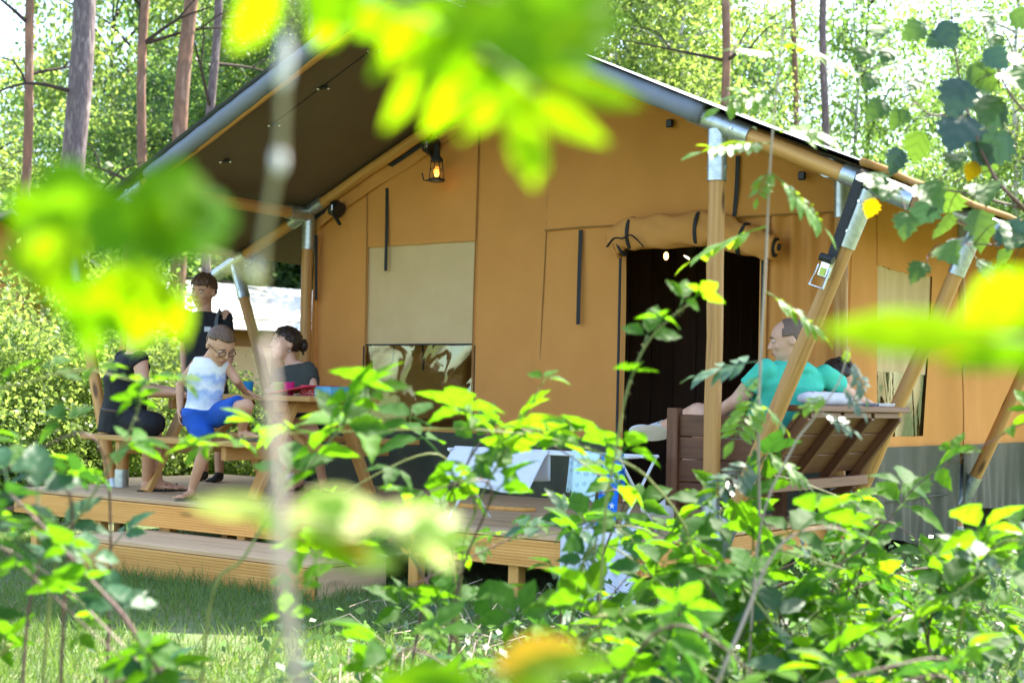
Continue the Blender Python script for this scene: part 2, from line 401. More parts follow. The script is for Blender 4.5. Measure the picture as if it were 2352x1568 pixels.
# ---------------------------------------------------------------- the lodge tent
UC, HW, SL, ZA = 2.35, 2.35, .452, 3.68
def zr(u): return ZA - SL*abs(u-UC)
tent = thing('lodge_tent', 'ochre canvas safari tent with pine log frame and brown porch roof', 'tent', (UC, 0, 0))
def sleeve(p0, p1, r, parent, n=16, bolts=True):
    p0, p1 = Vector(p0), Vector(p1)
    o = part('sleeve', MB().tube([p0, p1], r, n), GALV, parent, 'auto')
    if bolts:
        x, y, z = frame(p1-p0)
        for t in (.25, .75): q = lerp(p0, p1, t); part('bolt', MB().tube([q - x*(r+.007), q + x*(r+.007)], .008, 6), STEEL, o)
    return o
rng = random.Random(5)
def log(name, p0, p1, r, parent=None, n=14):
    p0, p1 = Vector(p0), Vector(p1); k = max(3, int((p1-p0).length/.35)); x, y, _ = frame(p1-p0)
    pts = [lerp(p0, p1, i/k) + (x*rng.uniform(-.004, .004) + y*rng.uniform(-.004, .004) if 0 < i < k else Vector((0, 0, 0))) for i in range(k+1)]
    return part(name, MB().tube(pts, [r*rng.uniform(.965, 1.03) for _ in pts], n), LOG, parent or tent, 'auto')
FR = [-1.8, -.1, 2.15, 3.95]
for fi, v in enumerate(FR):
    front = fi == 0
    for sg in (-1, 1):
        if fi > 1 and sg < 0: continue
        up = UC+sg*HW-(.17 if front and sg < 0 else 0); ue = UC+sg*3.42; gp = gz(*wld((up, v, 0)).xy)
        post = log('post', (up, v, gp-.06), (up, v, 2.56), .046)
        sleeve((up, v, 2.30), (up, v, 2.58), .053, post)
        base = .34
        sleeve((up, v, gp+.30), (up, v, gp+.56), .0525, post)
        if fi > 1: sleeve((up, v, gp-.05), (up, v, gp+.09), .052, post, bolts=False)
        # rafter: log from apex to eave, joint sleeves at post and at the eave end
        raf = log('rafter', (UC+sg*.02, v, zr(UC)-.02), (ue, v, zr(ue)), .045)
        sleeve((up-sg*.16, v, zr(up-sg*.16)), (up+sg*.20, v, zr(up+sg*.20)), .056, raf)
        sleeve((ue-sg*.34, v, zr(ue-sg*.34)), (ue+sg*.03, v, zr(ue+sg*.03)), .056, raf)
        endc = part('log_end', MB().tube([(ue+sg*.026, v, zr(ue+sg*.026)), (ue+sg*.034, v, zr(ue+sg*.034))], .050, 14), BROWN, raf)
        uj = ue-sg*.20; top = Vector((uj, v+.004, zr(uj))); bot = Vector((up+sg*.045, v+.004, gp+.27))
        st = log('strut', bot, top, .045)
        dd = (top-bot).normalized()
        sleeve(top-dd*.34, top-dd*.02, .053, st); sleeve(bot-dd*.02, bot+dd*.22, .052, st)
        if front and sg > 0: FSTRUT = (bot, top, dd)
# purlins along the sides and the ridge
for u, r in ((0, .05), (4.7, .05)):
    pl = log('purlin', (u, -1.72, 2.585), (u, -.18, 2.585), r)
    sleeve((u, -.34, 2.585), (u, -.12, 2.585), .062, pl, bolts=False); sleeve((u, -1.78, 2.585), (u, -1.58, 2.585), .062, pl, bolts=False)
    log('purlin', (u, 0, 2.585), (u, 6.0, 2.585), r)
log('ridge_pole', (UC, -1.85, ZA), (UC, 6.0, ZA), .055)
# roof: coated fly on top, brown liner below it
VB, VT = 6.1, -1.90
def slope_sheet(sg, off, w, v0, v1, n=(30, 34), amp=.012, seed=0):
    def f(a, b):
        t = a*w; v = v0+(v1-v0)*b; u = UC+sg*t
        sag = -amp*math.sin(math.pi*min(1, max(0, ((v+1.8) % 1.9)/1.9)))*math.sin(math.pi*a) + .006*math.sin(v*5+t*3+seed)*a
        return Vector((u, v, zr(u)+off+sag + (.012*math.sin(v*9+seed)*max(0, a-.9)*10)))
    return MB().grid(f, *n)
for sg, w_ in ((-1, 3.26), (1, 3.22)):
    part('roof_fly', slope_sheet(sg, .088, w_, VT, VB, seed=sg), FLY, tent, True)
    part('roof_liner', slope_sheet(sg, .062, w_-.03, VT+.03, VB-.02, seed=sg), LINER, tent, True)
    part('eave_hem', MB().tube([(UC+sg*w_, VT+(VB-VT)*i/24, zr(UC+sg*w_)+.095+.006*math.sin(i*2.1)) for i in range(25)], .022, 8), HEM, tent, True)
    # the fly wrapped round the front rafter
    pts = []; rad = []
    for i in range(33):
        t = .02+i/32*2.26; pts.append((UC+sg*t, -1.835, zr(UC+sg*t)+.016)); rad.append(.060+.0015*math.sin(i*1.9)+.001*math.sin(i*4.3))
    part('fly_edge', MB().tube(pts, rad, 14), FLY, tent, True)
    # seam of the overhanging flap and its toggles under the roof
    part('flap_seam', MB().tube([(UC+sg*t, -1.36, zr(UC+sg*t)+.066) for t in [i*.26 for i in range(13)]], .012, 6), WEB, tent)
    for t in (.55, 1.02, 1.5, 2.0):
        u = UC+sg*t; q = Vector((u, -1.36, zr(u)+.05)); tg = part('toggle', MB().box(q, (.075, .03, .022), ch=.004), BLACK, tent)
        part('ring', MB().ball(q+Vector((-.03, -.02, -.012)), .014, 8, 6), STEEL, tg)
        part('ring', MB().ball(q+Vector((.045, .01, -.012)), .011, 8, 6), STEEL, tg)

# canvas walls
def wrk(a, b, k=1.0):
    return 2.6*k*(.010*math.sin(2.3*a+.8*b+.5) + .006*math.sin(5.1*a-1.7*b+1.3) + .003*math.sin(11*a+2.9*b))
def panel(name, u0, u1, zb, zt, v=0.0, m=None, n=(16, 26), k=1.0, folds=None, parent=None):
    zb_ = zb if callable(zb) else (lambda u: zb); zt_ = zt if callable(zt) else (lambda u: zt)
    def f(a, b):
        u = u0+(u1-u0)*a; z = zb_(u)+(zt_(u)-zb_(u))*b
        y = v + wrk(u, z, k)
        if folds: y += folds(u, z)
        return Vector((u, y, z))
    return part(name, MB().grid(f, *n), m or CANVAS, parent or tent, True)
SK = .82; top = lambda u: zr(u)+.05
panel('canvas_panel', -.03, .585, SK, top)
panel('canvas_panel', .578, 1.70, 2.30, top, -.006)
wl = panel('canvas_panel', .578, 1.70, SK, .865, -.006, n=(16, 3))
panel('canvas_panel', 1.69, 2.33, SK, top, -.001, folds=lambda u, z: -.03*max(0, 1-abs(u-2.30)/.09)*max(0, min(1, (2.5-z)/1.2)))
panel('canvas_panel', 2.31, 3.0, SK, 2.36, -.012, n=(20, 30), folds=lambda u, z: .012*math.sin((u-.35*z)*9)*max(0, min(1, (2.2-z))))
panel('canvas_panel', 2.31, 4.72, 2.345, top, -.02, n=(40, 20))
panel('canvas_panel', 4.13, 4.72, SK, 2.37, -.008, n=(60, 20), folds=lambda u, z: .016*math.sin(u*52)*(.3+.7*min(1, max(0, (z-1.0)))))
def seam(pts, r=.005, m=HEM): return part('seam', MB().tube(pts, r, 6), m, tent)
for u in (.582, 1.695, 2.325): seam([(u, -.012+wrk(u, z)-.004, z) for z in [SK+.02+(zr(u)-SK)*i/14 for i in range(15)]])
seam([(u, -.03+wrk(u, 2.35), 2.352) for u in [2.32+2.38*i/24 for i in range(25)]], .006)
for sg in (-1, 1):                                        # lighter band under the rafters
    part('top_band', MB().grid(lambda a, b: Vector((UC+sg*(.05+2.3*a), -.03+wrk(UC+sg*2.3*a, 3.0), zr(UC+sg*(.05+2.3*a))-.16+.19*b)), 24, 2), CANVAS2, tent, True)
    part('gap_shadow', MB().grid(lambda a, b: Vector((UC+sg*(.05+2.33*a), -.045-.02*b, zr(UC+sg*(.05+2.33*a))-.075+.12*b)), 24, 2), WEB, tent, True)  # black strip standing in for the shadow gap below the rafter
# window of the gable wall
win = part('window', MB().grid(lambda a, b: Vector((.575+1.125*a, .012+wrk(.6+1.1*a, 1.6+.7*b, .8), 1.505+.80*b)), 20, 16), CREAM, tent, True)
part('window_film', MB().grid(lambda a, b: Vector((.575+1.125*a, .010+wrk(.6+a, b, .12)+.004*math.sin(14*a-9*b)*a, .855+.655*b)), 60, 40), FILM, win, True)
part('window_hem', MB().tube([(.575+1.125*i/12, .004+wrk(.6+1.1*i/12, 1.5, .8), 1.508) for i in range(13)], .007, 6), WEB, win)
part('window_hem', MB().tube([(.57, -.006, .86), (.57, -.008, 1.5)], .006, 6), WEB, win); part('window_hem', MB().tube([(1.705, -.006, .86), (1.705, -.008, 1.5)], .006, 6), WEB, win)
def strap(pts, w=.028, m=WEB):
    pts = bez(pts, 10)
    def f(a, b): q = pts[int(round(b*10))]; return q + Vector((w*(a-.5), 0, 0))
    mb = MB().grid(f, 1, 10); o = part('strap', mb, m, tent); md = o.modifiers.new('s', 'SOLIDIFY'); md.thickness = .003; return o
def hang(x0, y0, x1, y1, v, w=.03, bow=.02):
    a, b = onv(x0, y0, v), onv(x1, y1, v); c = lerp(a, b, .5)+Vector((bow, -.01, 0)); strap([a, c, b], w)
hang(889, 432, 886, 622, -.03, .03, .012); hang(1334, 528, 1328, 745, -.035, .032, .005); hang(1695, 358, 1686, 505, -.06, .03, .01)
hang(905, 795, 896, 848, .045, .018); hang(970, 792, 972, 850, .045, .018); hang(727, 540, 726, 690, -.06, .03, .01)
# door: jambs, roll-up flap and ties
panel('door_edge', 2.985, 3.035, .36, 2.25, -.022, CANVAS2, (2, 16)); panel('door_edge', 4.10, 4.15, .36, 2.25, -.022, CANVAS2, (2, 16))
part('zip', MB().box((3.008, -.035, 1.30), (.016, .01, 1.86)), WEB, tent); part('zip', MB().box((4.118, -.035, 1.30), (.016, .01, 1.86)), WEB, tent)
pts = bez([(2.99, -.10, 2.20), (3.10, -.12, 2.27), (3.40, -.14, 2.265), (3.75, -.14, 2.27), (4.0, -.13, 2.20), (4.22, -.13, 2.13)], 44)
rad = [.056+.020*math.sin(math.pi*i/44) for i in range(45)]
rmb = MB().tube(pts, rad, 30, oval=1.55)
for i in range(45):
    for k in range(30):
        a = 2*math.pi*k/30; q = Vector(rmb.V[i*30+k]); f_ = 1+.09*math.sin(3*a+.35*i)*math.sin(i*.23+1)+.05*math.sin(5*a-.8*i)+.05*math.sin(2*a+1.9*i*.5); rmb.V[i*30+k] = tuple(pts[i]+(q-pts[i])*f_)
roll = part('door_roll', rmb, CANVAS2, tent, True)
for k in range(4):
    part('roll_layer', MB().tube([pts[-1]+Vector((.002+.012*k, 0, 0)), pts[-1]+Vector((.03+.012*k, 0, -.004))], .066-.016*k, 18, oval=1.3), WEB if k % 2 else CANVAS2, roll, 'auto')
for i in (0, 1):
    a = pts[i*1]+Vector((.01+.035*i, 0, 0)); part('roll_edge', MB().tube([a, a+Vector((.016, 0, .006))], rad[0]+.012-.002*i, 20, oval=1.5), WEB if i else CANVAS2, roll, 'auto')
def rollwrk(a, b): return 0
for i in (11, 25, 36):
    p = pts[i]; d = (pts[i+1]-p).normalized()
    part('roll_tie', MB().tube([p-d*.012, p+d*.012], rad[i]+.008, 22, oval=1.5), WEB, roll, 'auto')
p = pts[11]; part('bow_tie', MB().tube(bez([p+Vector((-.14, -.11, -.10)), p+Vector((-.07, -.13, -.045)), p+Vector((0, -.13, -.05)), p+Vector((.07, -.13, -.03)), p+Vector((.15, -.10, -.11))], 12), .012, 6, oval=.5), WEB, roll)
part('door_header', MB().grid(lambda a, b: Vector((2.98+1.18*a, -.03-.05*b*0, 2.17+.19*b)), 8, 2), CANVAS2, tent, True)
# skirts
def skirt_front(a, b):
    u = -.03+4.75*a; z = .33+.50*b; return Vector((u, -.035-.03*(1-b)+.008*math.sin(u*23)*(1-b), z))
for a0, a1 in ((0, .635), (.872, 1)):
    part('skirt', MB().grid(lambda a, b: skirt_front(a0+(a1-a0)*a, b), 90, 6), SKIRT, tent, True)
def sidep(name, v0, v1, zb, zt, off, m, n=(20, 14), fold=0, fz=0):
    zb_ = zb if callable(zb) else (lambda v: zb)
    def f(a, b):
        v = v0+(v1-v0)*a; z = zb_(v)+(zt-zb_(v))*b
        return Vector((4.705+off+wrk(v*1.3, z)+fold*math.sin(v*37)*(1 if not fz else (1-b)), v, z))
    return part(name, MB().grid(f, *n), m, tent, True)
sidep('canvas_panel', -.03, .48, SK, 2.67, 0, CANVAS); sidep('canvas_panel', .47, 1.47, 2.05, 2.67, .004, CANVAS); sidep('canvas_panel', .47, 1.47, SK, .90, .004, CANVAS, (20, 3))
sidep('canvas_panel', 1.46, 2.14, SK, 2.67, 0, CANVAS); sidep('canvas_panel', 2.12, 4.0, SK, 2.67, .006, CANVAS); sidep('canvas_panel', 3.98, 6.0, SK, 2.67, 0, CANVAS)
w2 = sidep('window', .47, 1.47, 1.34, 2.055, -.01, CREAM, (40, 10), .008)
wf = sidep('window_film', .47, 1.47, .895, 1.345, -.012, FILM, (30, 8)); wf.parent = w2
sidep('skirt', -.03, 2.02, lambda v: .17+.05*math.sin(v*3.1), SK+.01, .03, SKIRT, (80, 8), .010, 1)
sidep('skirt', 2.06, 6.0, lambda v: .30+.03*math.sin(v*3.1), SK+.01, .035, SKIRT, (110, 8), .010, 1)
part('seam', MB().tube([(4.745+.004*math.sin(v*9), v, .47) for v in [.06*i for i in range(34)]], .006, 6), SKIRT, tent)
# other two walls, floor and the dark inside
def leftw(v0, v1, zb, zt, m=CANVAS): part('canvas_panel', MB().grid(lambda a, b: Vector((-.005+wrk(v0+(v1-v0)*a, zb), v0+(v1-v0)*a, zb+(zt-zb)*b)), 8, 8), m, tent, True)
leftw(-.02, .75, .36, 2.67); leftw(.75, 2.1, .36, .90); leftw(.75, 2.1, 1.62, 2.67); leftw(2.1, 6, .36, 2.67)
part('window', MB().grid(lambda a, b: Vector((-.01, .74+1.37*a, .89+.74*b)), 6, 6), FILM, tent, True)
part('canvas_panel', MB().add([(-.01, 6, .3), (4.71, 6, .3), (4.71, 6, 2.67), (UC, 6, 3.7), (-.01, 6, 2.67)], [(0, 1, 2, 3, 4)]), CANVAS, tent)
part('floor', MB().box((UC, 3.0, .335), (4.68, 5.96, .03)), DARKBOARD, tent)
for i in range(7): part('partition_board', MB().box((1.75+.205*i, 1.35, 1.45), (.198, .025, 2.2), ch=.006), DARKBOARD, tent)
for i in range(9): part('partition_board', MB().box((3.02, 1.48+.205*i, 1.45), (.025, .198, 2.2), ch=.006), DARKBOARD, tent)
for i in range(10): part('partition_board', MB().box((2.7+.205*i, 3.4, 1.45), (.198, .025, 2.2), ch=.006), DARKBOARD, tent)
# clips under the roof edge
for x, y in ((1538, 284), (1842, 404)):
    q = onv(x, y, -.07); part('clip', MB().box(q, (.05, .03, .055), ch=.006), BLACK, tent)
for x, y in ((773, 480), (990, 335)):
    q = onv(x, y, -.13); c = part('clamp', MB().tube([q+Vector((-.03, 0, .015)), q+Vector((.03, 0, -.015))], .07, 16), BLACK, tent, 'auto')
    part('clamp_tail', MB().beam(q+Vector((.02, -.05, -.05)), q+Vector((.09, -.05, -.14)), .035, .02), BLACK, c)
    part('buckle', MB().box(q+Vector((.01, -.075, .0)), (.03, .012, .05), ch=.003), STEEL, c)
# ratchet strap on the front strut
b, t, dd = FSTRUT
q0 = t + Vector((-.025, -.064, .05)); q1 = lerp(b, t, .80) + Vector((-.02, -.056, 0)); x, y, z = frame(q1-q0, (0, 1, 0))
rs = part('ratchet_strap', MB().box((q0+q1)/2, (.05, .005, (q1-q0).length), (x, y, z)), WEB, tent)
part('ratchet_loop', MB().tube([t+Vector((-.005, -.002, .0))-Vector((1, 0, -SL)).normalized()*.03, t+Vector((-.005, -.002, 0))+Vector((1, 0, -SL)).normalized()*.025], .060, 18, cap=False), WEB, rs)
rb = part('ratchet_buckle', MB().box(q1+z*.045+Vector((0, -.02, 0)), (.062, .05, .11), (x, y, z), .008), STEEL, rs)
part('ratchet_drum', MB().tube([q1-x*.036+Vector((0, -.05, 0)), q1+x*.036+Vector((0, -.05, 0))], .022, 10), BLACK, rb)
part('ratchet_handle', MB().tube([q1+z*.04-x*.035+Vector((0, -.04, 0)), q1+z*.15-x*.04+Vector((0, -.06, 0)), q1+z*.15+x*.04+Vector((0, -.06, 0)), q1+z*.04+x*.035+Vector((0, -.04, 0))], .007, 6), STEEL, rb)
part('ratchet_label', MB().box(q1+z*.07+Vector((-.0, -.048, 0)), (.03, .004, .04), (x, y, z)), mat('yellow green label', (.55, .65, .12)), rb)
# folded straps lying on the fly edge
for x, y in ((2065, 432), (2318, 520)):
    q = onv(x, y, -1.75 if x < 2200 else -.05); part('bark_scrap', MB().box(q, (.13, .06, .018), (Vector((1, 0, -SL)).normalized(), Vector((0, 1, 0)), Vector((SL, 0, 1)).normalized()), .008), DECKTOP, tent)
# bulbs inside, over the doorway
p = onv(1530, 588, .35); sb = thing('festoon_bulb', 'small glowing bulb hanging inside the tent doorway', 'light bulb', p)
part('bulb', MB().ball(p, (.018, .018, .03), 10, 8), emit('warm filament', (1, .5, .14), 2.2), sb, True); part('socket', MB().tube([p+Vector((0, 0, .028)), p+Vector((0, 0, .08))], .013, 8), BLACK, sb)
part('cable', MB().tube(bez([p+Vector((0, 0, .08)), p+Vector((-.06, 0, .16)), p+Vector((-.12, 0, .38))], 8), .004, 6), BLACK, sb)
p = onv(1578, 590, .6); sl = thing('spotlight', 'black spotlight shining under the tent roof inside the doorway', 'spotlight', p)
part('can', MB().tube([p, p+Vector((.035, .03, .10))], [.032, .028], 12), BLACK, sl); part('lens', MB().tube([p+Vector((-.002, -.002, -.004)), p+Vector((-.0005, -.0005, -.001))], .027, 12), emit('spot lens', (1, .80, .55), 1.1), sl)
part('bracket', MB().tube([p+Vector((.035, .03, .1)), p+Vector((.05, .05, .5))], .008, 6), BLACK, sl)
# ---------------------------------------------------------------- picnic table
TV, TZ = -1.40, 1.085
TU0, TU1 = onv(215, 1000, TV-.74).x, onv(712, 912, TV-.35).x
pt = thing('picnic_table', 'pine picnic table with attached benches on the deck', 'picnic table', ((TU0+TU1)/2, TV, DECK))
def longboard(name, v, z, w, h, u0, u1): return part(name, MB().box(((u0+u1)/2, v, z), (u1-u0, w, h), ch=.005), TABLE, pt)
for i in range(5): longboard('table_board', TV-.29+.145*i, TZ-.019, .138, .038, TU0, TU1)
for s in (-1, 1):
    for k in (0, 1): longboard('seat_board', TV+s*(.63+.145*k), .765, .138, .038, TU0-.02, TU1-.03)
for u in (TU0+.35, TU1-.32):
    part('top_beam', MB().box((u, TV, TZ-.078), (.045, .70, .075), ch=.004), TABLE, pt)
    cb = part('seat_beam', MB().box((u, TV, .70), (.045, 1.62, .092), ch=.004), TABLE, pt)
    for k in (-.35, -.31, .31, .35): part('bolt', MB().tube([(u-.03, TV+k, .70+.02*(1 if k*k > .11 else -1)), (u+.032, TV+k, .70+.02*(1 if k*k > .11 else -1))], .009, 8), STEEL, cb)
    for s in (-1, 1):
        part('leg', MB().beam((u+.047, TV+s*.22, TZ-.045), (u+.047, TV+s*.585, DECK+.002), .045, .09, (1, 0, 0)), TABLE, pt)
for u0, u1 in ((TU0+.38, TU0+.82), (TU1-.35, TU1-.79)): part('brace', MB().beam((u0, TV, .74), (u1, TV, TZ-.05), .04, .07, (0, 1, 0)), TABLE, pt)
# things on the table
def cup(x, y, col, label, h=.095):
    p = onv(x, y, TV-.05); p.z = TZ
    prof = [(.028, 0), (.040, h), (.037, h), (.026, .004)]; mb = MB(); n = 18
    mb.loft([[Vector((p.x+r*math.cos(2*math.pi*k/n), p.y+r*math.sin(2*math.pi*k/n), p.z+z)) for k in range(n)] for r, z in prof])
    solo('cup', mb, mat('cup '+label[:6], col, tuple(c*.9 for c in col), rough=.3, trans=.25), label, 'cup', p, smooth='auto')
cup(570, 890, (.02, .28, .60), 'blue plastic cup on the picnic table'); cup(640, 890, (.45, .65, .10), 'lime green plastic cup on the picnic table'); cup(664, 890, (.75, .02, .22), 'pink plastic cup on the picnic table')
def checker(name, c1, c2, sc_):
    m, ns, ls = newmat(name); v = coords(ns, ls, 'tc', (1, 1, 1)); ck = N(ns, 'ShaderNodeTexChecker', Scale=sc_)
    ck.inputs[1].default_value = (*c1, 1); ck.inputs[2].default_value = (*c2, 1); ls.new(v, ck.inputs[0])
    b = N(ns, 'ShaderNodeBsdfPrincipled', Roughness=.4); ls.new(ck.outputs[0], b.inputs['Base Color']); o = ns.new('ShaderNodeOutputMaterial'); ls.new(b.outputs[0], o.inputs[0]); return m
def dots(name, base, dot, sc_, r=.28):
    m, ns, ls = newmat(name); v = coords(ns, ls, 'tc', (sc_, sc_, sc_)); vo = N(ns, 'ShaderNodeTexVoronoi', Scale=1.0, Randomness=.25); ls.new(v, vo.inputs['Vector'])
    rp = ramp(ns, [dot, base], [r, r+.05]); ls.new(vo.outputs['Distance'], rp.inputs[0]); b = N(ns, 'ShaderNodeBsdfPrincipled', Roughness=.5); ls.new(rp.outputs[0], b.inputs['Base Color']); o = ns.new('ShaderNodeOutputMaterial'); ls.new(b.outputs[0], o.inputs[0]); return m
p = onv(690, 905, TV-.05); p.z = TZ
ax = (Vector((.93, .18, .16)).normalized(), Vector((-.19, .98, .0)).normalized()); ax = (ax[0], ax[1], ax[0].cross(ax[1]))
gb = thing('game_board', 'red and white checked game board propped up on the picnic table', 'game board', p)
part('board', MB().box(p+Vector((0, 0, .042)), (.34, .30, .012), ax, .002), mat('red board rim', (.62, .02, .06), rough=.35), gb)
part('squares', MB().box(p+Vector((0, 0, .042))+ax[2]*.0075, (.30, .26, .002), ax), checker('red white squares', (.70, .02, .09), (.82, .74, .74), 26.7), gb)
bx_ = onv(725, 900, TV+.02); bx_.z = TZ
rb = thing('game_box', 'red dotted game box under the raised end of the checked board', 'box', bx_)
part('lower_box', MB().box(bx_+Vector((.02, .02, .036)), (.16, .22, .07), ch=.003), dots('red white dots', (.62, .03, .06), (.85, .8, .8), 55), rb)
part('lid', MB().box(bx_+Vector((.02, .02, .074)), (.166, .226, .005)), mat('red lid', (.6, .02, .05), rough=.35), rb)
bb = onv(763, 900, TV+.02); bb.z = TZ
b2 = thing('card_box', 'light blue box with red spots at the table end', 'box', bb)
part('lower_box', MB().box(bb+Vector((0, 0, .032)), (.15, .20, .062), ch=.003), dots('blue box print', (.12, .42, .62), (.7, .05, .06), 22, .22), b2)
part('lid', MB().box(bb+Vector((0, 0, .0665)), (.156, .206, .007)), mat('blue lid', (.16, .46, .66), rough=.4), b2)
wb = onv(798, 905, TV); wb.z = TZ
s_ = thing('score_pad', 'small white paper pad beside the blue box on the table', 'pad', wb)
part('sheets', MB().box(wb+Vector((0, 0, .014)), (.09, .13, .028), ch=.002), mat('white paper', (.8, .8, .76)), s_); part('backing', MB().box(wb+Vector((0, 0, -.0)), (.094, .134, .003)), mat('grey card', (.4, .38, .34)), s_)

# ---------------------------------------------------------------- cage lamp on the gable rafter
p = onv(1003, 388, -.20)
lp = thing('cage_lamp', 'black hand lamp with wire cage and glowing bulb hanging from the rafter', 'lamp', p-Vector((0, 0, .09)))
DK = mat('dark grey rubber', (.03, .033, .036), (.02, .02, .022), (20, 20, 20), .5)
def ringtube(c, r, t, n=20): return MB().tube([c+Vector((r*math.cos(2*math.pi*k/n), r*math.sin(2*math.pi*k/n), 0)) for k in range(n+1)], t, 6)
hd = part('handle', MB().tube([p+Vector((0, 0, z)) for z in (.055, .075, .10, .17, .185)], [.050, .048, .026, .019, .012], 14), DK, lp, 'auto')
cg = part('cage', ringtube(p+Vector((0, 0, -.085)), .060, .008), DK, lp); part('cage_ring', ringtube(p+Vector((0, 0, -.005)), .054, .003), DK, cg)
part('cage_base', MB().tube([p+Vector((0, 0, -.097)), p+Vector((0, 0, -.085))], .062, 18), DK, cg, 'auto')
for k in range(8):
    a = 2*math.pi*(k+.4)/8; e = Vector((math.cos(a), math.sin(a), 0)); part('wire', MB().tube([p+e*.047+Vector((0, 0, .06)), p+e*.060+Vector((0, 0, -.088))], .0032, 6), DK, cg)
part('hook', MB().tube([p+Vector((-.05, 0, -.09)), p+Vector((-.10, -.03, -.085)), p+Vector((-.115, -.035, -.03))], .006, 6), DK, cg)
bl = part('bulb', MB().ball(p+Vector((0, 0, -.02)), (.026, .026, .042), 14, 10), mat('amber bulb glass', (.9, .55, .2), (.9, .5, .18), rough=.1, trans=.8), lp, True)
part('filament', MB().ball(p+Vector((0, 0, -.035)), (.014, .014, .026), 10, 8), emit('lamp filament', (1, .62, .22), 3.5), bl, True)
part('cable', MB().tube(bez([p+Vector((0, 0, .185)), p+Vector((.004, .01, .26)), p+Vector((0, .03, .42)), p+Vector((0, .05, .55))], 10), .0045, 6), DK, lp)
ld = bpy.data.lights.new('lamp_glow', 'POINT'); ld.energy = .02; ld.color = (1, .62, .25); ld.shadow_soft_size = .03
lo = bpy.data.objects.new('lamp_glow', ld); COL.objects.link(lo); lo.parent = lp; lo.location = (0, 0, .09-.14)

# ---------------------------------------------------------------- brown plank bench at the right side of the porch
BV0, BV1 = -1.66, -.28
bn = thing('plank_bench', 'dark brown plank bench with outward leaning back on the porch', 'bench', (4.6, -1.0, DECK))
bo, to = Vector((4.86, 0, .70)), Vector((5.13, 0, 1.055)); sd_ = (to-bo).normalized(); nrm = Vector((sd_.z, 0, -sd_.x))
for i in range(3):
    a = .02+i*.148; c = bo+sd_*(a+.068)+Vector((0, (BV0+BV1)/2, 0)); part('back_plank', MB().box(c, (.022, BV1-BV0, .142), (nrm, Vector((0, 1, 0)), sd_), .004), BROWN, bn)
for k in range(4):
    v = BV0+.03+(BV1-BV0-.06)*k/3; part('batten', MB().beam(bo+nrm*.034+Vector((0, v, 0))-sd_*.02, to+nrm*.034+Vector((0, v, 0))+sd_*.01, .05, .045, (0, 1, 0)), BROWN, bn)
part('back_cap', MB().box((5.10, (BV0+BV1)/2+.01, 1.085), (.20, BV1-BV0+.10, .034), ch=.005), BROWN, bn)
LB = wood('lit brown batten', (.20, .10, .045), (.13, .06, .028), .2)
for k in range(3):
    v = BV0+.06+(BV1-BV0-.06)*(k+.5)/3-.02; part('cap_rail', MB().box((5.165, v, 1.050), (.024, (BV1-BV0)/3-.07, .032), ch=.003), LB, bn)
for i in range(4): part('seat_plank', MB().box((4.40+.135*i, (BV0+BV1)/2, .745), (.13, BV1-BV0, .028), ch=.004), BROWN, bn)
part('seat_frame', MB().box((4.93, (BV0+BV1)/2-.0, .655), (.05, BV1-BV0+.06, .06), ch=.004), BROWN, bn); part('seat_frame', MB().box((4.38, (BV0+BV1)/2, .695), (.045, BV1-BV0, .07), ch=.004), BROWN, bn)
for i in range(4): part('end_plank', MB().box((4.70, BV0-.012, .60+.125*i), (.56, .022, .120), ch=.004), BROWN, bn)
part('end_post', MB().box((4.40, BV0-.02, .80), (.07, .06, .54), ch=.005), BROWN, bn)
for u in (4.40,):
    for v in (BV0+.05, BV1-.08): part('leg', MB().box((u+.02, v, (DECK+.70)/2), (.07, .07, .70-DECK), ch=.004), BROWN, bn)
for v in (BV0+.12, BV1-.12): part('support', MB().beam((4.55, v, DECK+.03), (4.92, v, .63), .05, .06, (0, 1, 0)), BROWN, bn)
# on the bench cap: rolled cushion and a folded grey pad
c0 = onv(1806, 921, -1.45); cu = thing('rolled_cushion', 'pale grey rolled cushion lying along the bench back', 'cushion', (5.08, -1.2, 1.103))
GREYC = mat('pale grey cloth', (.58, .58, .62), (.50, .50, .55), (9, 9, 9), .9, 0, .2, (60, 60, 60))
pts = [(5.08+.006*math.sin(i), -1.52+.68*i/12, 1.103+.036) for i in range(13)]
part('roll', MB().tube(pts, [.022, .034, .038, .040, .038, .039, .041, .039, .038, .040, .037, .034, .02], 14), GREYC, cu, True); part('tie', MB().tube([(5.08, -1.42, 1.139), (5.08, -1.39, 1.139)], .0405, 14), mat('slate tie', (.2, .21, .25)), cu, True)
tb = thing('tablet', 'grey tablet computer lying on the bench back', 'tablet', (5.09, -.52, 1.103)); part('casing', MB().box((5.09, -.52, 1.110), (.17, .25, .012), ch=.004), mat('grey case', (.33, .34, .40), rough=.35), tb); part('cover', MB().box((5.09, -.52, 1.1195), (.174, .254, .006), ch=.002), mat('pale cover', (.62, .62, .66), rough=.5), tb)

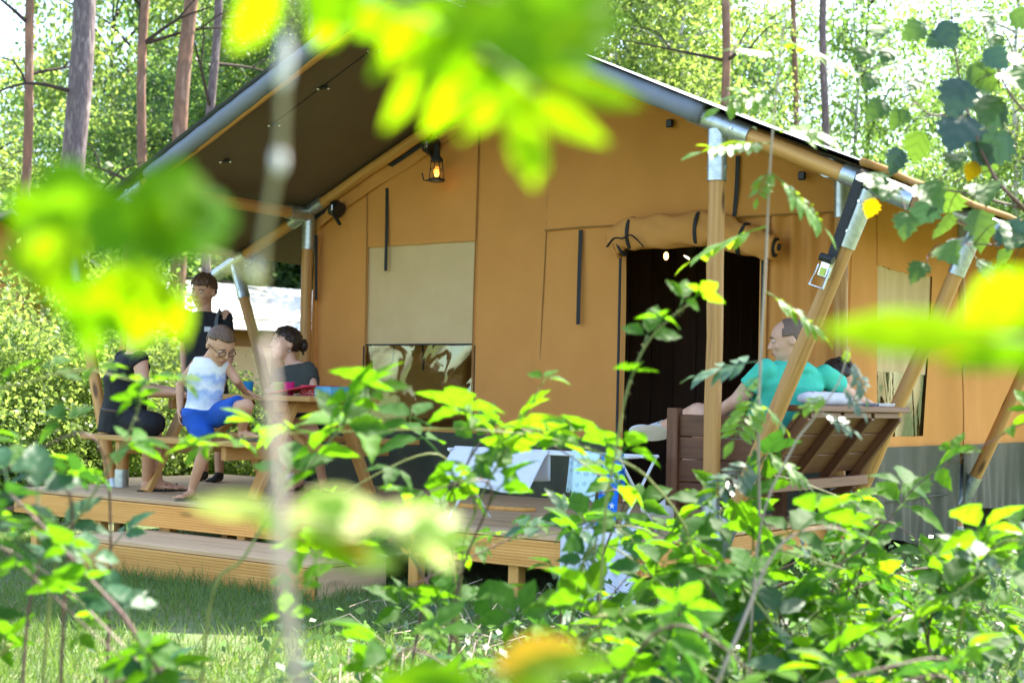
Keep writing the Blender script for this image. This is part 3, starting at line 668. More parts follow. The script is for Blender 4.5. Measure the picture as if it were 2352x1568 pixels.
# ---------------------------------------------------------------- drying rack with laundry on the deck
rk = thing('drying_rack', 'white wire drying rack standing on the deck beside the bench', 'drying rack', (3.75, -1.95, DECK))
WHITEM = mat('white enamel', (.75, .75, .75), (.7, .7, .7), rough=.35)
for v in (-2.12, -1.95, -1.78): part('rail', MB().tube([(3.15, v, .80), (4.36, v, .80)], .007, 8), WHITEM, rk)
for u in (3.18, 4.33):
    part('side_rail', MB().tube([(u, -2.16, .80), (u, -1.74, .80)], .009, 8), WHITEM, rk)
    part('leg', MB().tube([(u, -2.15, .80), (u, -1.74, DECK)], .009, 8), WHITEM, rk); part('leg', MB().tube([(u, -1.75, .80), (u, -2.16, DECK)], .009, 8), WHITEM, rk)
def draped(name, label, u0, u1, v, ztop, fl, bl_, m, fold=.012, rail=.010, seed=0, skew=0.0, nu=26, flare=.03):
    """cloth over a rail: front length fl, back length bl_"""
    prof = [(-rail-.004-flare*(1-i/10), -fl*(1-i/10)) for i in range(10)] + [(-rail, -.004), (-rail*.6, .010), (0, .014), (rail*.6, .010), (rail, -.004)] + [(rail+.004+.02*i/6, -bl_*i/6) for i in range(1, 7)]
    k = len(prof)-1
    def f(a, b):
        x, z = prof[int(round(b*k))]; u = u0+(u1-u0)*a
        w_ = min(1, -min(0, z)*5); return Vector((u+skew*z+.01*math.sin(7*a+seed)*w_, v+x*(1.6 if x < 0 else 1)+fold*math.sin(a*19+seed+z*4)*w_, ztop+z - .02*w_*math.sin(a*5+seed)))
    o = solo(name, MB().grid(f, nu, k), m, label, name.replace('_', ' '), ((u0+u1)/2, v, ztop), smooth=True); md = o.modifiers.new('s', 'SOLIDIFY'); md.thickness = .004; return o
WSHEET = mat('white cotton', (.80, .80, .84), (.74, .74, .80), (6, 6, 6), .9, trans=.25)
def sprig(name, base, ink):
    m, ns, ls = newmat(name); v = coords(ns, ls, 'obj', (18, 18, 18)); vo = N(ns, 'ShaderNodeTexVoronoi', Scale=1.0, Randomness=.35); ls.new(v, vo.inputs['Vector'])
    wv = N(ns, 'ShaderNodeTexWave', Scale=2.2, Distortion=3.0); ls.new(v, wv.inputs['Vector']); r1 = ramp(ns, [(1, 1, 1), (0, 0, 0)], [.24, .30]); ls.new(vo.outputs['Distance'], r1.inputs[0]); r2 = ramp(ns, [(0, 0, 0), (1, 1, 1)], [.55, .62]); ls.new(wv.outputs['Fac'], r2.inputs[0])
    mu = N(ns, 'ShaderNodeMath', operation='MULTIPLY'); ls.new(r1.outputs[0], mu.inputs[0]); ls.new(r2.outputs[0], mu.inputs[1])
    mx = N(ns, 'ShaderNodeMixRGB'); mx.inputs[1].default_value = (*base, 1); mx.inputs[2].default_value = (*ink, 1); ls.new(mu.outputs[0], mx.inputs[0]); b = N(ns, 'ShaderNodeBsdfPrincipled', Roughness=.9); ls.new(mx.outputs[0], b.inputs['Base Color']); o = ns.new('ShaderNodeOutputMaterial'); ls.new(b.outputs[0], o.inputs[0]); return m
SPR = sprig('sprig print', (.52, .70, .72), (.16, .30, .33))
draped('printed_towel', 'pale blue towel with sprig print folded over the rack rail', 3.90, 4.03, -1.95, .806, .20, .18, SPR, .006, seed=1)
draped('printed_towel', 'wider pale blue towel with sprig print next to the starred towel', 4.04, 4.20, -2.12, .806, .24, .2, SPR, .006, seed=2)
st = draped('starred_towel', 'bright blue towel with white stars hanging at the rack end', 4.215, 4.34, -2.12, .806, .38, .2, mat('bright blue cotton', (.01, .16, .62), (.01, .13, .52), rough=.9), .006, seed=3)
for k, (a, z) in enumerate(((-.03, -.05), (.03, -.12), (-.02, -.19), (.035, -.26), (-.035, -.31))):
    mb = MB(); c = Vector((4.28+a, -2.12-.035-.03*(-z/.38)*1.5, .806+z)); V = [c+Vector((.02*(1 if j % 2 == 0 else .42)*math.sin(j*math.pi/5), -.001, .02*(1 if j % 2 == 0 else .42)*math.cos(j*math.pi/5))) for j in range(10)]
    mb.add([c]+V, [(0, 1+j, 1+(j+1) % 10) for j in range(10)])
    link('star', mb.mesh('star', ((4.215+4.34)/2, -2.12, .806)), WSHEET, st)
draped('white_towel', 'white towel spread over the near rails of the drying rack', 3.20, 3.86, -2.12, .806, .20, .15, WSHEET, .016, seed=4, flare=.10)
path = bez([(0, -2.02, DECK+.012), (0, -2.14, DECK+.03), (0, -2.26, DECK+.016), (0, -2.38, DECK+.02), (0, -2.455, DECK+.01), (0, -2.475, .28), (0, -2.50, .17), (0, -2.55, .07)], 24)
def sheetf(a, b):
    q = path[int(round(b*24))]; u0 = 4.12+.12*b; return Vector((u0+(.36+.10*b)*a, q.y-.022*(1-math.cos(a*21+b*3))*b, q.z+.012*(1+math.sin(a*17+b*9))+.004))
o = solo('white_sheet', MB().grid(sheetf, 30, 24), WSHEET, 'long white sheet lying crumpled over the deck edge below the rack', 'sheet', (4.3, -2.2, DECK), smooth=True); md = o.modifiers.new('s', 'SOLIDIFY'); md.thickness = .004
# ---------------------------------------------------------------- wooden board lying at the rack
mb = MB(); c = onz(1098, 1165, DECK); n = 22; rg = []
for z in (.012, .016, .034, .038):
    k = .985 if z in (.012, .038) else 1.0
    rg.append([Vector((c.x+.10+.36*k*math.cos(2*math.pi*i/n)*1.0, c.y+.115*k*math.sin(2*math.pi*i/n)*(1-.35*abs(math.cos(2*math.pi*i/n))), DECK+z-.010)) for i in range(n)])
mb.loft(rg); bd = thing('paddle_board', 'pointed light wooden board lying flat on the deck planks', 'board', (c.x, c.y, DECK)); part('core', mb, FASCIA, bd, 'auto')
mb = MB(); mb.loft([[v+Vector((0, 0, .0290)) for v in [lerp(q, Vector((c.x+.1, c.y, q.z)), .04) for q in rg[0]]], [v+Vector((0, 0, .0315)) for v in [lerp(q, Vector((c.x+.1, c.y, q.z)), .05) for q in rg[0]]]]); part('deck_face', mb, DECKTOP, bd)

# ---------------------------------------------------------------- kitchen corner inside
q = onv(1688, 902, 2.1); ku = q.x
kc = thing('kitchen_cabinet', 'dark kitchen cabinet with pale counter inside the tent doorway', 'cabinet', (ku, 2.4, DECK))
part('carcass', MB().box((ku, 2.42, .74), (.9, .5, .78), ch=.004), BLACK, kc); part('counter', MB().box((ku, 2.40, 1.147), (.94, .56, .03), ch=.004), FASCIA, kc)
part('shelf', MB().box((ku, 2.50, 1.33), (.9, .25, .022), ch=.003), FASCIA, kc)
for u in (ku-.44, ku+.44): part('upright', MB().box((u, 2.5, 1.25), (.022, .25, .17)), BLACK, kc)
for k, (du, r, h) in enumerate(((-.06, .085, .10), (.14, .07, .085))):
    pp = Vector((ku+du, 2.28, 1.162)); t = thing('cooking_pot', ('larger' if k == 0 else 'smaller')+' steel cooking pot on the kitchen counter inside the tent', 'pot', pp)
    part('pan', MB().tube([pp, pp+Vector((0, 0, h))], [r*.93, r], 18), STEEL, t, 'auto'); part('lid', MB().tube([pp+Vector((0, 0, h)), pp+Vector((0, 0, h+.018))], [r*1.03, r*.5], 18), STEEL, t, 'auto'); part('knob', MB().ball(pp+Vector((0, 0, h+.026)), .011), BLACK, t)
# ---------------------------------------------------------------- people
TCAM = Vector((.588, -.809, 0)); IR = Vector((.809, .588, 0)); UPV = Vector((0, 0, 1))
def fuse(mb, origin, voxel, it=4, name='body', fac=.5):
    me0 = mb.mesh('tmp', origin); o = bpy.data.objects.new('tmp', me0); COL.objects.link(o)
    r = o.modifiers.new('r', 'REMESH'); r.mode = 'VOXEL'; r.voxel_size = voxel
    s = o.modifiers.new('s', 'SMOOTH'); s.iterations = it; s.factor = fac
    dg = bpy.context.evaluated_depsgraph_get(); dg.update(); ev = o.evaluated_get(dg)
    me = bpy.data.meshes.new_from_object(ev, depsgraph=dg); me.name = name
    bpy.data.objects.remove(o); bpy.data.meshes.remove(me0); me.shade_smooth(); return me
from mathutils import noise as mnoise
CLOTH = {'shirt': .009, 'top': .007, 'shorts': .008, 'trousers': .008, 'polo_shirt': .008}
def fpart(name, mb, m, parent, voxel=.008, it=4, fac=.5):
    r = parent
    while r.parent: r = r.parent
    me = fuse(mb, r['_base'], voxel, it, name, fac); me.materials.clear()
    if name in CLOTH:                                       # folds in the cloth
        no = [v.normal.copy() for v in me.vertices]
        for v, n_ in zip(me.vertices, no):
            c = v.co; w_ = 1-abs(mnoise.noise(Vector((c.x*6+c.z*5, c.y*6-c.z*4, c.z*7+voxel*900))))*2.2; v.co = c+n_*(CLOTH[name]*(.75*w_+.6*mnoise.noise(c*17)))
        me.update()
    return link(name, me, m, parent)
def ringe(c, right, fwd, rx, ry, n=18, p=2.3):
    out = []
    for k in range(n):
        a = 2*math.pi*k/n; ca, sa = math.cos(a), math.sin(a)
        out.append(c + right*(rx*math.copysign(abs(ca)**(2/p), ca)) + fwd*(ry*math.copysign(abs(sa)**(2/p), sa)))
    return out
def torso(mb, rows, infl=0.0):
    """rows: (centre, right, fwd, rx, ry)"""
    mb.loft([ringe(c, r.normalized(), f.normalized(), rx+infl, ry+infl) for c, r, f, rx, ry in rows])
def hand(mb, wr, d, nrm, s=1.0, curl=.4, thumb=1):
    """palm and five fingers; d along the hand, nrm out of the palm, thumb side = cross(d, nrm)*thumb"""
    d = d.normalized(); nrm = (nrm - d*nrm.dot(d)).normalized(); sd = d.cross(nrm)*thumb; e = (sd, nrm, d)
    mb.cone(wr-d*.01*s, wr+d*.03*s, .024*s, .027*s)
    mb.ball(wr+d*.052*s, (.042*s, .017*s, .050*s), 12, 8, (sd, nrm, d))
    for k, (o, L) in enumerate(((.030, .070), (.010, .080), (-.010, .075), (-.029, .058))):
        p = wr+d*(.085*s)+sd*(o*s); dd = d
        for j in range(3):
            a = curl*(.5+.5*j); dd = (dd*math.cos(a*.7)+nrm*math.sin(a*.7)).normalized(); q = p+dd*(L*s*(.42, .32, .26)[j]); mb.cone(p, q, (.0095, .0088, .008)[j]*s, (.0088, .008, .007)[j]*s, 8, m=3); p = q
    p = wr+d*.03*s+sd*.028*s; dd = (d*.55+sd*.75+nrm*.25).normalized()
    for L in (.036, .030, .024): q = p+dd*(L*s); mb.cone(p, q, .011*s, .0095*s, 8, m=3); p = q; dd = (dd*.8+d*.4+nrm*.15).normalized()
def headmesh(mb, c, f, up, h, neck, nr):
    f = f.normalized(); r = f.cross(up).normalized(); up = r.cross(f).normalized(); ax = (r, f, up)
    mb.ball(c+up*.10*h-f*.04*h, (.345*h, .43*h, .385*h), 20, 16, ax)
    mb.ball(c-up*.06*h+f*.10*h, (.30*h, .295*h, .34*h), 18, 14, ax)
    mb.ball(c-up*.24*h+f*.10*h, (.255*h, .28*h, .22*h), 18, 12, ax)
    mb.ball(c-up*.40*h+f*.27*h, (.10*h, .085*h, .08*h), 12, 8, ax)
    mb.ball(c+up*.105*h+f*.345*h, (.22*h, .05*h, .045*h), 12, 8, ax)
    for s in (-1, 1):
        mb.ball(c-up*.10*h+f*.29*h+r*(s*.17*h), (.09*h, .08*h, .075*h), 10, 8, ax)
        mb.ball(c-up*.02*h-f*.05*h+r*(s*.355*h), (.035*h, .075*h, .115*h), 10, 8, ax)
    mb.cone(c+f*.37*h+up*.06*h, c+f*.455*h-up*.095*h, .032*h, .047*h, 10); mb.ball(c+f*.42*h-up*.11*h, (.068*h, .045*h, .035*h), 10, 8, ax)
    mb.ball(c+f*.375*h-up*.235*h, (.10*h, .035*h, .040*h), 10, 8, ax)
    mb.cone(c-up*.20*h-f*.10*h, neck, nr, nr*1.12, 14)
    return r, f, up
def face(t, c, f, up, h, brow=(.05, .03, .02), open_=1.0):
    f = f.normalized(); r = f.cross(up).normalized(); up = r.cross(f).normalized(); ax = (r, f, up)
    EW = mat('eye white', (.72, .68, .64), rough=.2); EI = mat('dark iris', (.04, .028, .02), rough=.1); LP = mat('lips', (.45, .16, .13), rough=.45); BR = mat('brow%.2f' % brow[0], brow, rough=.9)
    for s in (-1, 1):
        e = part('eye', MB().ball(c+f*.345*h+r*(s*.155*h)+up*.035*h, (.052*h, .04*h, .026*h*open_), 10, 8, ax), EW, t, True)
        part('iris', MB().ball(c+f*.374*h+r*(s*.155*h)+up*.03*h, (.023*h, .014*h, .022*h*open_), 8, 6, ax), EI, e, True)
        part('eyebrow', MB().tube(bez([c+f*.355*h+r*(s*.25*h)+up*.10*h, c+f*.385*h+r*(s*.16*h)+up*.135*h, c+f*.395*h+r*(s*.07*h)+up*.115*h], 6), .013*h, 6, oval=.7), BR, t, True)
    part('lips', MB().ball(c+f*.400*h-up*.235*h, (.088*h, .022*h, .020*h), 12, 8, ax), LP, t, True)
def hair(t, c, f, up, h, m, cut=lambda x, y, z: True, lift=lambda x, y, z: 1.0, seed=1, amp=.02):
    """cap of hair: keeps directions (x right, y forward, z up) for which cut() holds"""
    f = f.normalized(); r = f.cross(up).normalized(); up = r.cross(f).normalized(); rn = random.Random(seed); n, k = 56, 34; mb = MB(); V = []; ok = []
    o = c+up*.10*h-f*.04*h; js = [rn.uniform(-1, 1) for _ in range(n)]
    for i in range(k+1):
        th = -math.pi/2+math.pi*i/k
        for j in range(n):
            a = 2*math.pi*j/n; x, y, z = math.cos(th)*math.cos(a), math.cos(th)*math.sin(a), math.sin(th)
            l = lift(x, y, z)*(1+amp*(js[j]*.7+math.sin(13*a+9*th)+.6*math.sin(29*a-5*th))) ; V.append(o+r*(x*.362*h*l)+f*(y*.452*h*l)+up*(z*.405*h*l)); ok.append(cut(x, y, z))
    F = []
    for i in range(k):
        for j in range(n):
            q = (i*n+j, i*n+(j+1) % n, (i+1)*n+(j+1) % n, (i+1)*n+j)
            if all(ok[w] for w in q): F.append(q)
    kept = [i_ for i_ in range(len(V)) if ok[i_] and n < i_ < len(V)-n]; mb.add(V, F)
    for q_ in range(110 if amp > .008 else 0):
        i_ = rn.choice(kept); p0 = V[i_]; ou = (p0-o).normalized(); tg = (f*rn.uniform(-.2, .9)-up*rn.uniform(.2, .9)+r*rn.uniform(-.4, .4)); tg = (tg-ou*tg.dot(ou)).normalized(); L_ = h*rn.uniform(.08, .16)
        if (p0-o).dot(up) < .02*h: continue
        mb.tube([p0-ou*.01*h, p0+tg*L_*.5+ou*(.008*h), p0+tg*L_-ou*(.02*h+.6*L_*L_/h)], [.018*h, .016*h, .006*h], 5)
    ob = part('hair', mb, m, t, True); md = ob.modifiers.new('s', 'SOLIDIFY'); md.thickness = .035*h; md.offset = -1; return ob
SKIN = mat('fair skin', (.70, .41, .28), (.62, .33, .215), (14, 14, 14), .5, spec=.35); SKINT = mat('tanned skin', (.60, .325, .20), (.53, .27, .16), (14, 14, 14), .5, spec=.35)
HAIRB = mat('brown hair', (.17, .09, .042), (.05, .025, .012), (90, 90, 12), .45, bump=.4, bscale=(120, 120, 16)); HAIRD = mat('dark brown hair', (.045, .024, .014), (.022, .012, .008), (90, 90, 12), .4, bump=.4, bscale=(120, 120, 16))
BLK = mat('black cotton', (.014, .014, .017), (.009, .009, .011), (9, 9, 9), .85, bump=.5, bscale=(7, 7, 7)); SOLE = mat('dark sole', (.02, .017, .014), (.03, .025, .02), (9, 9, 9), .8)
def mixv(a, b, t): return (a*(1-t)+b*t)
def limbs(mb, chains, s=1.0):
    for ch in chains:
        for (p, r), (q, r2) in zip(ch, ch[1:]): mb.cone(p, q, r*s, r2*s, 14)
def foot(mb, ank, d, s=1.0, w=.040):
    d = Vector((d.x, d.y, 0)).normalized(); x = d.cross(UPV); z0 = ank.z
    mb.ball(ank+d*.0*s-UPV*.045*s, (w*.80*s, .045*s, .036*s), 12, 8, (x, d, UPV)); mb.cone(ank-UPV*.035*s, ank+d*.12*s-UPV*.058*s, .036*s, .024*s, 12); mb.ball(ank+d*.145*s-UPV*.060*s, (w*s, .05*s, .020*s), 12, 8, (x, d, UPV))
    for k in range(5): mb.ball(ank+d*((.205-.012*k)*s)+x*((.030-.0155*k)*s)-UPV*.066*s, ((.012-.0012*k)*s, .018*s, .012*s), 8, 6, (x, d, UPV))
def sandal(t, ank, d, s=1.0, m=None):
    d = Vector((d.x, d.y, 0)).normalized(); x = d.cross(UPV); c = ank+d*.075*s-UPV*.088*s; n = 20
    mb = MB(); out = lambda z, k: [c+d*(.145*s*k*math.cos(2*math.pi*i/n))+x*((.040+.008*math.cos(2*math.pi*i/n))*s*k*math.sin(2*math.pi*i/n))+UPV*z for i in range(n)]
    mb.loft([out(-.008*s, .97), out(-.004*s, 1), out(.006*s, 1), out(.009*s, .97)]); o = part('sandal', mb, m or SOLE, t, 'auto')
    part('sandal_strap', MB().tube(bez([c+x*.05*s+d*.05*s, c+d*.06*s+UPV*.052*s, c-x*.05*s+d*.05*s], 8), .008*s, 6, oval=.5), m or SOLE, o); part('sandal_strap', MB().tube(bez([c+x*.045*s-d*.06*s, ank+d*.02*s+UPV*.0*s+x*.0, c-x*.045*s-d*.06*s], 8), .008*s, 6, oval=.5), m or SOLE, o)

# --- teenager standing behind the table
def teen():
    v = -.76; A = lambda x, y, dv=0: onv(x, y, v+dv)
    base = A(485, 1105); base.z = DECK
    t = thing('person', 'teenage boy in black shirt standing behind the picnic table', 'person', base)
    s = 1.0; R = -IR                                          # his right is image-left: he faces the camera
    F0 = (TCAM+IR*(-.10)).normalized(); hip = A(472, 868); ch = A(472, 770); sh = A(472, 724); nk = A(469, 712); hc = A(467, 671)
    hf = (TCAM*.9+IR*(-.34)+UPV*(-.16)).normalized(); hu = (UPV+TCAM*.12+IR*.06).normalized()
    shL, shR = sh+R*.165, sh-R*.165; elR = A(424, 812, -.02); wrR = A(424, 858, -.10); elL = A(526, 822, -.03); wrL = A(513, 874, -.09)
    rows = [(hip-UPV*.09, R, F0, .145, .105), (hip, R, F0, .155, .11), (hip+UPV*.14, R, F0, .138, .098), (ch-UPV*.03, R, F0, .155, .108), (ch+UPV*.08, R, F0, .165, .105), (sh-UPV*.005, R, F0, .135, .075), (sh+UPV*.035, R, F0, .06, .055)]
    kn = [Vector((base.x-.10, base.y, .83)), Vector((base.x+.08, base.y, .83))]; an = [Vector((base.x-.11, base.y+.02, DECK+.085)), Vector((base.x+.09, base.y, DECK+.085))]
    hp = [hip+R*.08-UPV*.05, hip-R*.08-UPV*.05]; hp.sort(key=lambda q: q.x); kn.sort(key=lambda q: q.x)
    mb = MB(); torso(mb, rows, -.012); headmesh(mb, hc, hf, hu, .262, nk-UPV*.02, .053)
    limbs(mb, [[(shL, .05), (elR, .038), (wrR, .027)], [(shR, .05), (elL, .038), (wrL, .027)], [(hp[0], .075), (kn[0], .056), (an[0], .036)], [(hp[1], .075), (kn[1], .056), (an[1], .036)]])
    hand(mb, wrR, wrR-elR, IR, 1.0, .5, 1); hand(mb, wrL, (wrL-elL), -IR, 1.0, .5, -1)
    fpart('body', mb, SKINT, t, .0075)
    face(t, hc, hf, hu, .262); hair(t, hc, hf, hu, .262, HAIRB, lambda x, y, z: (z > .36 if y > .45 else (z > .10+.45*max(0, y) if y > -.25 else z > -.55)), lambda x, y, z: 1.0+.20*max(0, z)*(1+.5*max(0, y))+.03*max(0, -y), 3, .035)
    mb = MB(); torso(mb, rows[:-1]+[(sh+UPV*.022, R, F0, .075, .062)], .012)
    for a, b in ((shL, elR), (shR, elL)): mb.cone(a-UPV*.012, lerp(a, b, .62), .054, .056, 14, (False, True))
    fpart('shirt', mb, BLK, t, .009, 5)
    mb = MB(); torso(mb, [(hip-UPV*.13, R, F0, .15, .112), (hip+UPV*.03, R, F0, .16, .115)], .012)
    for a, b in zip(hp, kn): mb.cone(a, lerp(a, b, .92), .095, .088, 14, (False, True))
    fpart('shorts', mb, mat('charcoal shorts', (.03, .031, .036)), t, .010, 4)
    q = A(506, 722); part('bag_strap', MB().tube(bez([sh-R*.105-F0*.06+UPV*.03, sh-R*.115+F0*.03+UPV*.035, sh-R*.12+F0*.105-UPV*.05, ch-R*.125+F0*.125, ch-R*.13+F0*.125-UPV*.10], 10), .024, 8, oval=.25, up=(0, 1, 0)), mat('grey webbing', (.10, .11, .12)), t, True)
    part('chest_print', MB().box(ch-R*.055+F0*.128+UPV*.045, (.052, .004, .04), (R, F0, UPV), .001), mat('white print', (.6, .62, .64)), t)
    part('wristband', MB().tube([wrL+(elL-wrL).normalized()*.02, wrL+(elL-wrL).normalized()*.042], .034, 14), BLK, t)
    for a in an:
        mb = MB(); foot(mb, a, F0, 1.05, .045); o = fpart('shoe', mb, mat('dark shoe', (.035, .03, .03)), t, .008); 
teen()

# --- small boy climbing over the near bench
def small_boy():
    v = -2.24; A = lambda x, y, dv=0: onv(x, y, v+dv)
    fo = A(441, 1118); fo.z = DECK+.075; t = thing('person', 'small boy in white sleeveless top and blue shorts climbing over the bench', 'person', (fo.x, fo.y, DECK))
    F0 = (TCAM*.80+IR*.60).normalized(); R = F0.cross(UPV).normalized()
    hip = A(466, 946, .02); ch = A(474, 868); sh = A(484, 824); nk = A(488, 812); hc = A(506, 793, -.03); h = .245
    hf = (TCAM*.62+IR*.62+UPV*(-.62)).normalized(); hu = (UPV*.8+TCAM*.42+IR*.36).normalized()
    shR, shL = A(455, 831, -.02), A(514, 832, .06); elR = A(413, 884, -.04); wrR = A(413, 938, -.06); elL = A(543, 874, .10); wrL = A(563, 899, .30)
    sp = (sh-hip).normalized(); Rs = (shR-shL).normalized(); Fs = sp.cross(Rs).normalized(); Fs = Fs if Fs.dot(F0) > 0 else -Fs
    rows = [(hip-sp*.07, Rs, Fs, .105, .085), (hip, Rs, Fs, .115, .09), (hip+sp*.10, Rs, Fs, .105, .085), (ch, Rs, Fs, .115, .085), (sh-sp*.035, Rs, Fs, .115, .08), (sh, Rs, Fs, .085, .06), (sh+sp*.03, Rs, Fs, .05, .045)]
    hpN, hpF = hip+R*.055-sp*.03, hip-R*.055-sp*.03
    k1 = A(474, 1022, -.03); a1 = fo; k2 = A(566, 932, -.02); a2 = A(556, 985, .09)
    mb = MB(); torso(mb, rows, -.010); headmesh(mb, hc, hf, hu, h, nk-sp*.02, .043)
    limbs(mb, [[(shR, .038), (elR, .030), (wrR, .021)], [(shL, .038), (elL, .030), (wrL, .021)], [(hpN, .062), (k1, .047), (lerp(k1, a1, .35), .043), (a1, .027)], [(hpF, .062), (k2, .048), (lerp(k2, a2, .35), .042), (a2, .028)]])
    hand(mb, wrR, wrR-elR, IR, .80, .5, 1); hand(mb, wrL, (IR*.8+UPV*(-.35)+D*0+Vector((0, .4, 0))), -UPV, .82, .15, -1)
    foot(mb, a1, TCAM*.75-IR*.35, .78); foot(mb, a2, TCAM*.2+IR*.9, .78); fpart('body', mb, SKINT, t, .0065)
    face(t, hc, hf, hu, h, (.04, .025, .015), .45)
    hair(t, hc, hf, hu, h, HAIRB, lambda x, y, z: (z > .46 if y > .45 else (z > .16+.4*max(0, y) if y > -.3 else z > -.50)), lambda x, y, z: .985+.10*max(0, z), 7, .007)
    mb = MB(); torso(mb, [(hip-sp*.02, Rs, Fs, .128, .10)]+rows[1:-1]+[(sh+sp*.012, Rs, Fs, .062, .052)], .012); mb.cone(shR-sp*.01, lerp(shR, elR, .08), .046, .045, 12, (False, True)); mb.cone(shL-sp*.01, lerp(shL, elL, .08), .046, .045, 12, (False, True))
    m, ns, ls = newmat('white top with blue print'); tcn = ns.new('ShaderNodeTexCoord'); sx = ns.new('ShaderNodeSeparateXYZ'); ls.new(tcn.outputs['Object'], sx.inputs[0]); nz = N(ns, 'ShaderNodeTexNoise', Scale=22.0, Detail=4); ls.new(tcn.outputs['Object'], nz.inputs['Vector'])
    ad = N(ns, 'ShaderNodeMath', operation='MULTIPLY_ADD'); ad.inputs[1].default_value = .10; ls.new(nz.outputs['Fac'], ad.inputs[0]); ls.new(sx.outputs[2], ad.inputs[2])
    zc = ch.z-DECK; rp = ramp(ns, [(.78, .78, .80), (.32, .42, .68), (.78, .78, .80), (.30, .40, .66), (.78, .78, .80)], [.0, .30, .42, .62, .72]); mr = ns.new('ShaderNodeMapRange'); mr.inputs[1].default_value = zc-.20+.05; mr.inputs[2].default_value = zc+.12+.05; ls.new(ad.outputs[0], mr.inputs[0]); ls.new(mr.outputs[0], rp.inputs[0])
    b = N(ns, 'ShaderNodeBsdfPrincipled', Roughness=.9); ls.new(rp.outputs[0], b.inputs['Base Color']); o = ns.new('ShaderNodeOutputMaterial'); ls.new(b.outputs[0], o.inputs[0])
    fpart('top', mb, m, t, .008, 5)
    mb = MB(); torso(mb, [(hip-sp*.085, Rs, Fs, .11, .09), (hip+sp*.03, Rs, Fs, .12, .095)], .016); mb.cone(hpN, lerp(hpN, k1, .80), .082, .078, 14, (False, True)); mb.cone(hpF, lerp(hpF, k2, .80), .080, .078, 14, (False, True))
    fpart('shorts', mb, mat('royal blue cotton', (.008, .085, .42), (.006, .06, .32), (12, 12, 12), .8, bump=.5, bscale=(14, 14, 14)), t, .008, 4)
    r = hf.cross(hu).normalized(); up = r.cross(hf).normalized(); gl = part('glasses', MB().tube([hc+hf*.40*h-r*.03*h+up*.02*h, hc+hf*.40*h+r*.03*h+up*.02*h], .006*h*2, 6), BLACK, t)
    for s in (-1, 1):
        c = hc+hf*.415*h+r*(s*.15*h)+up*.0*h; part('rim', MB().tube([c+r*(.105*h*math.cos(k*math.pi/8))+up*(.08*h*math.sin(k*math.pi/8)) for k in range(17)], .010*h, 6), BLACK, gl)
        part('temple', MB().tube([c+r*(s*.10*h), hc+r*(s*.37*h)+up*.03*h-hf*.0*h], .009*h, 6), BLACK, gl)
    SND = mat('olive sandal', (.16, .15, .10)); sandal(t, a1, TCAM*.75-IR*.35, .78, SND); sandal(t, a2, TCAM*.2+IR*.9, .78, SND)
small_boy()

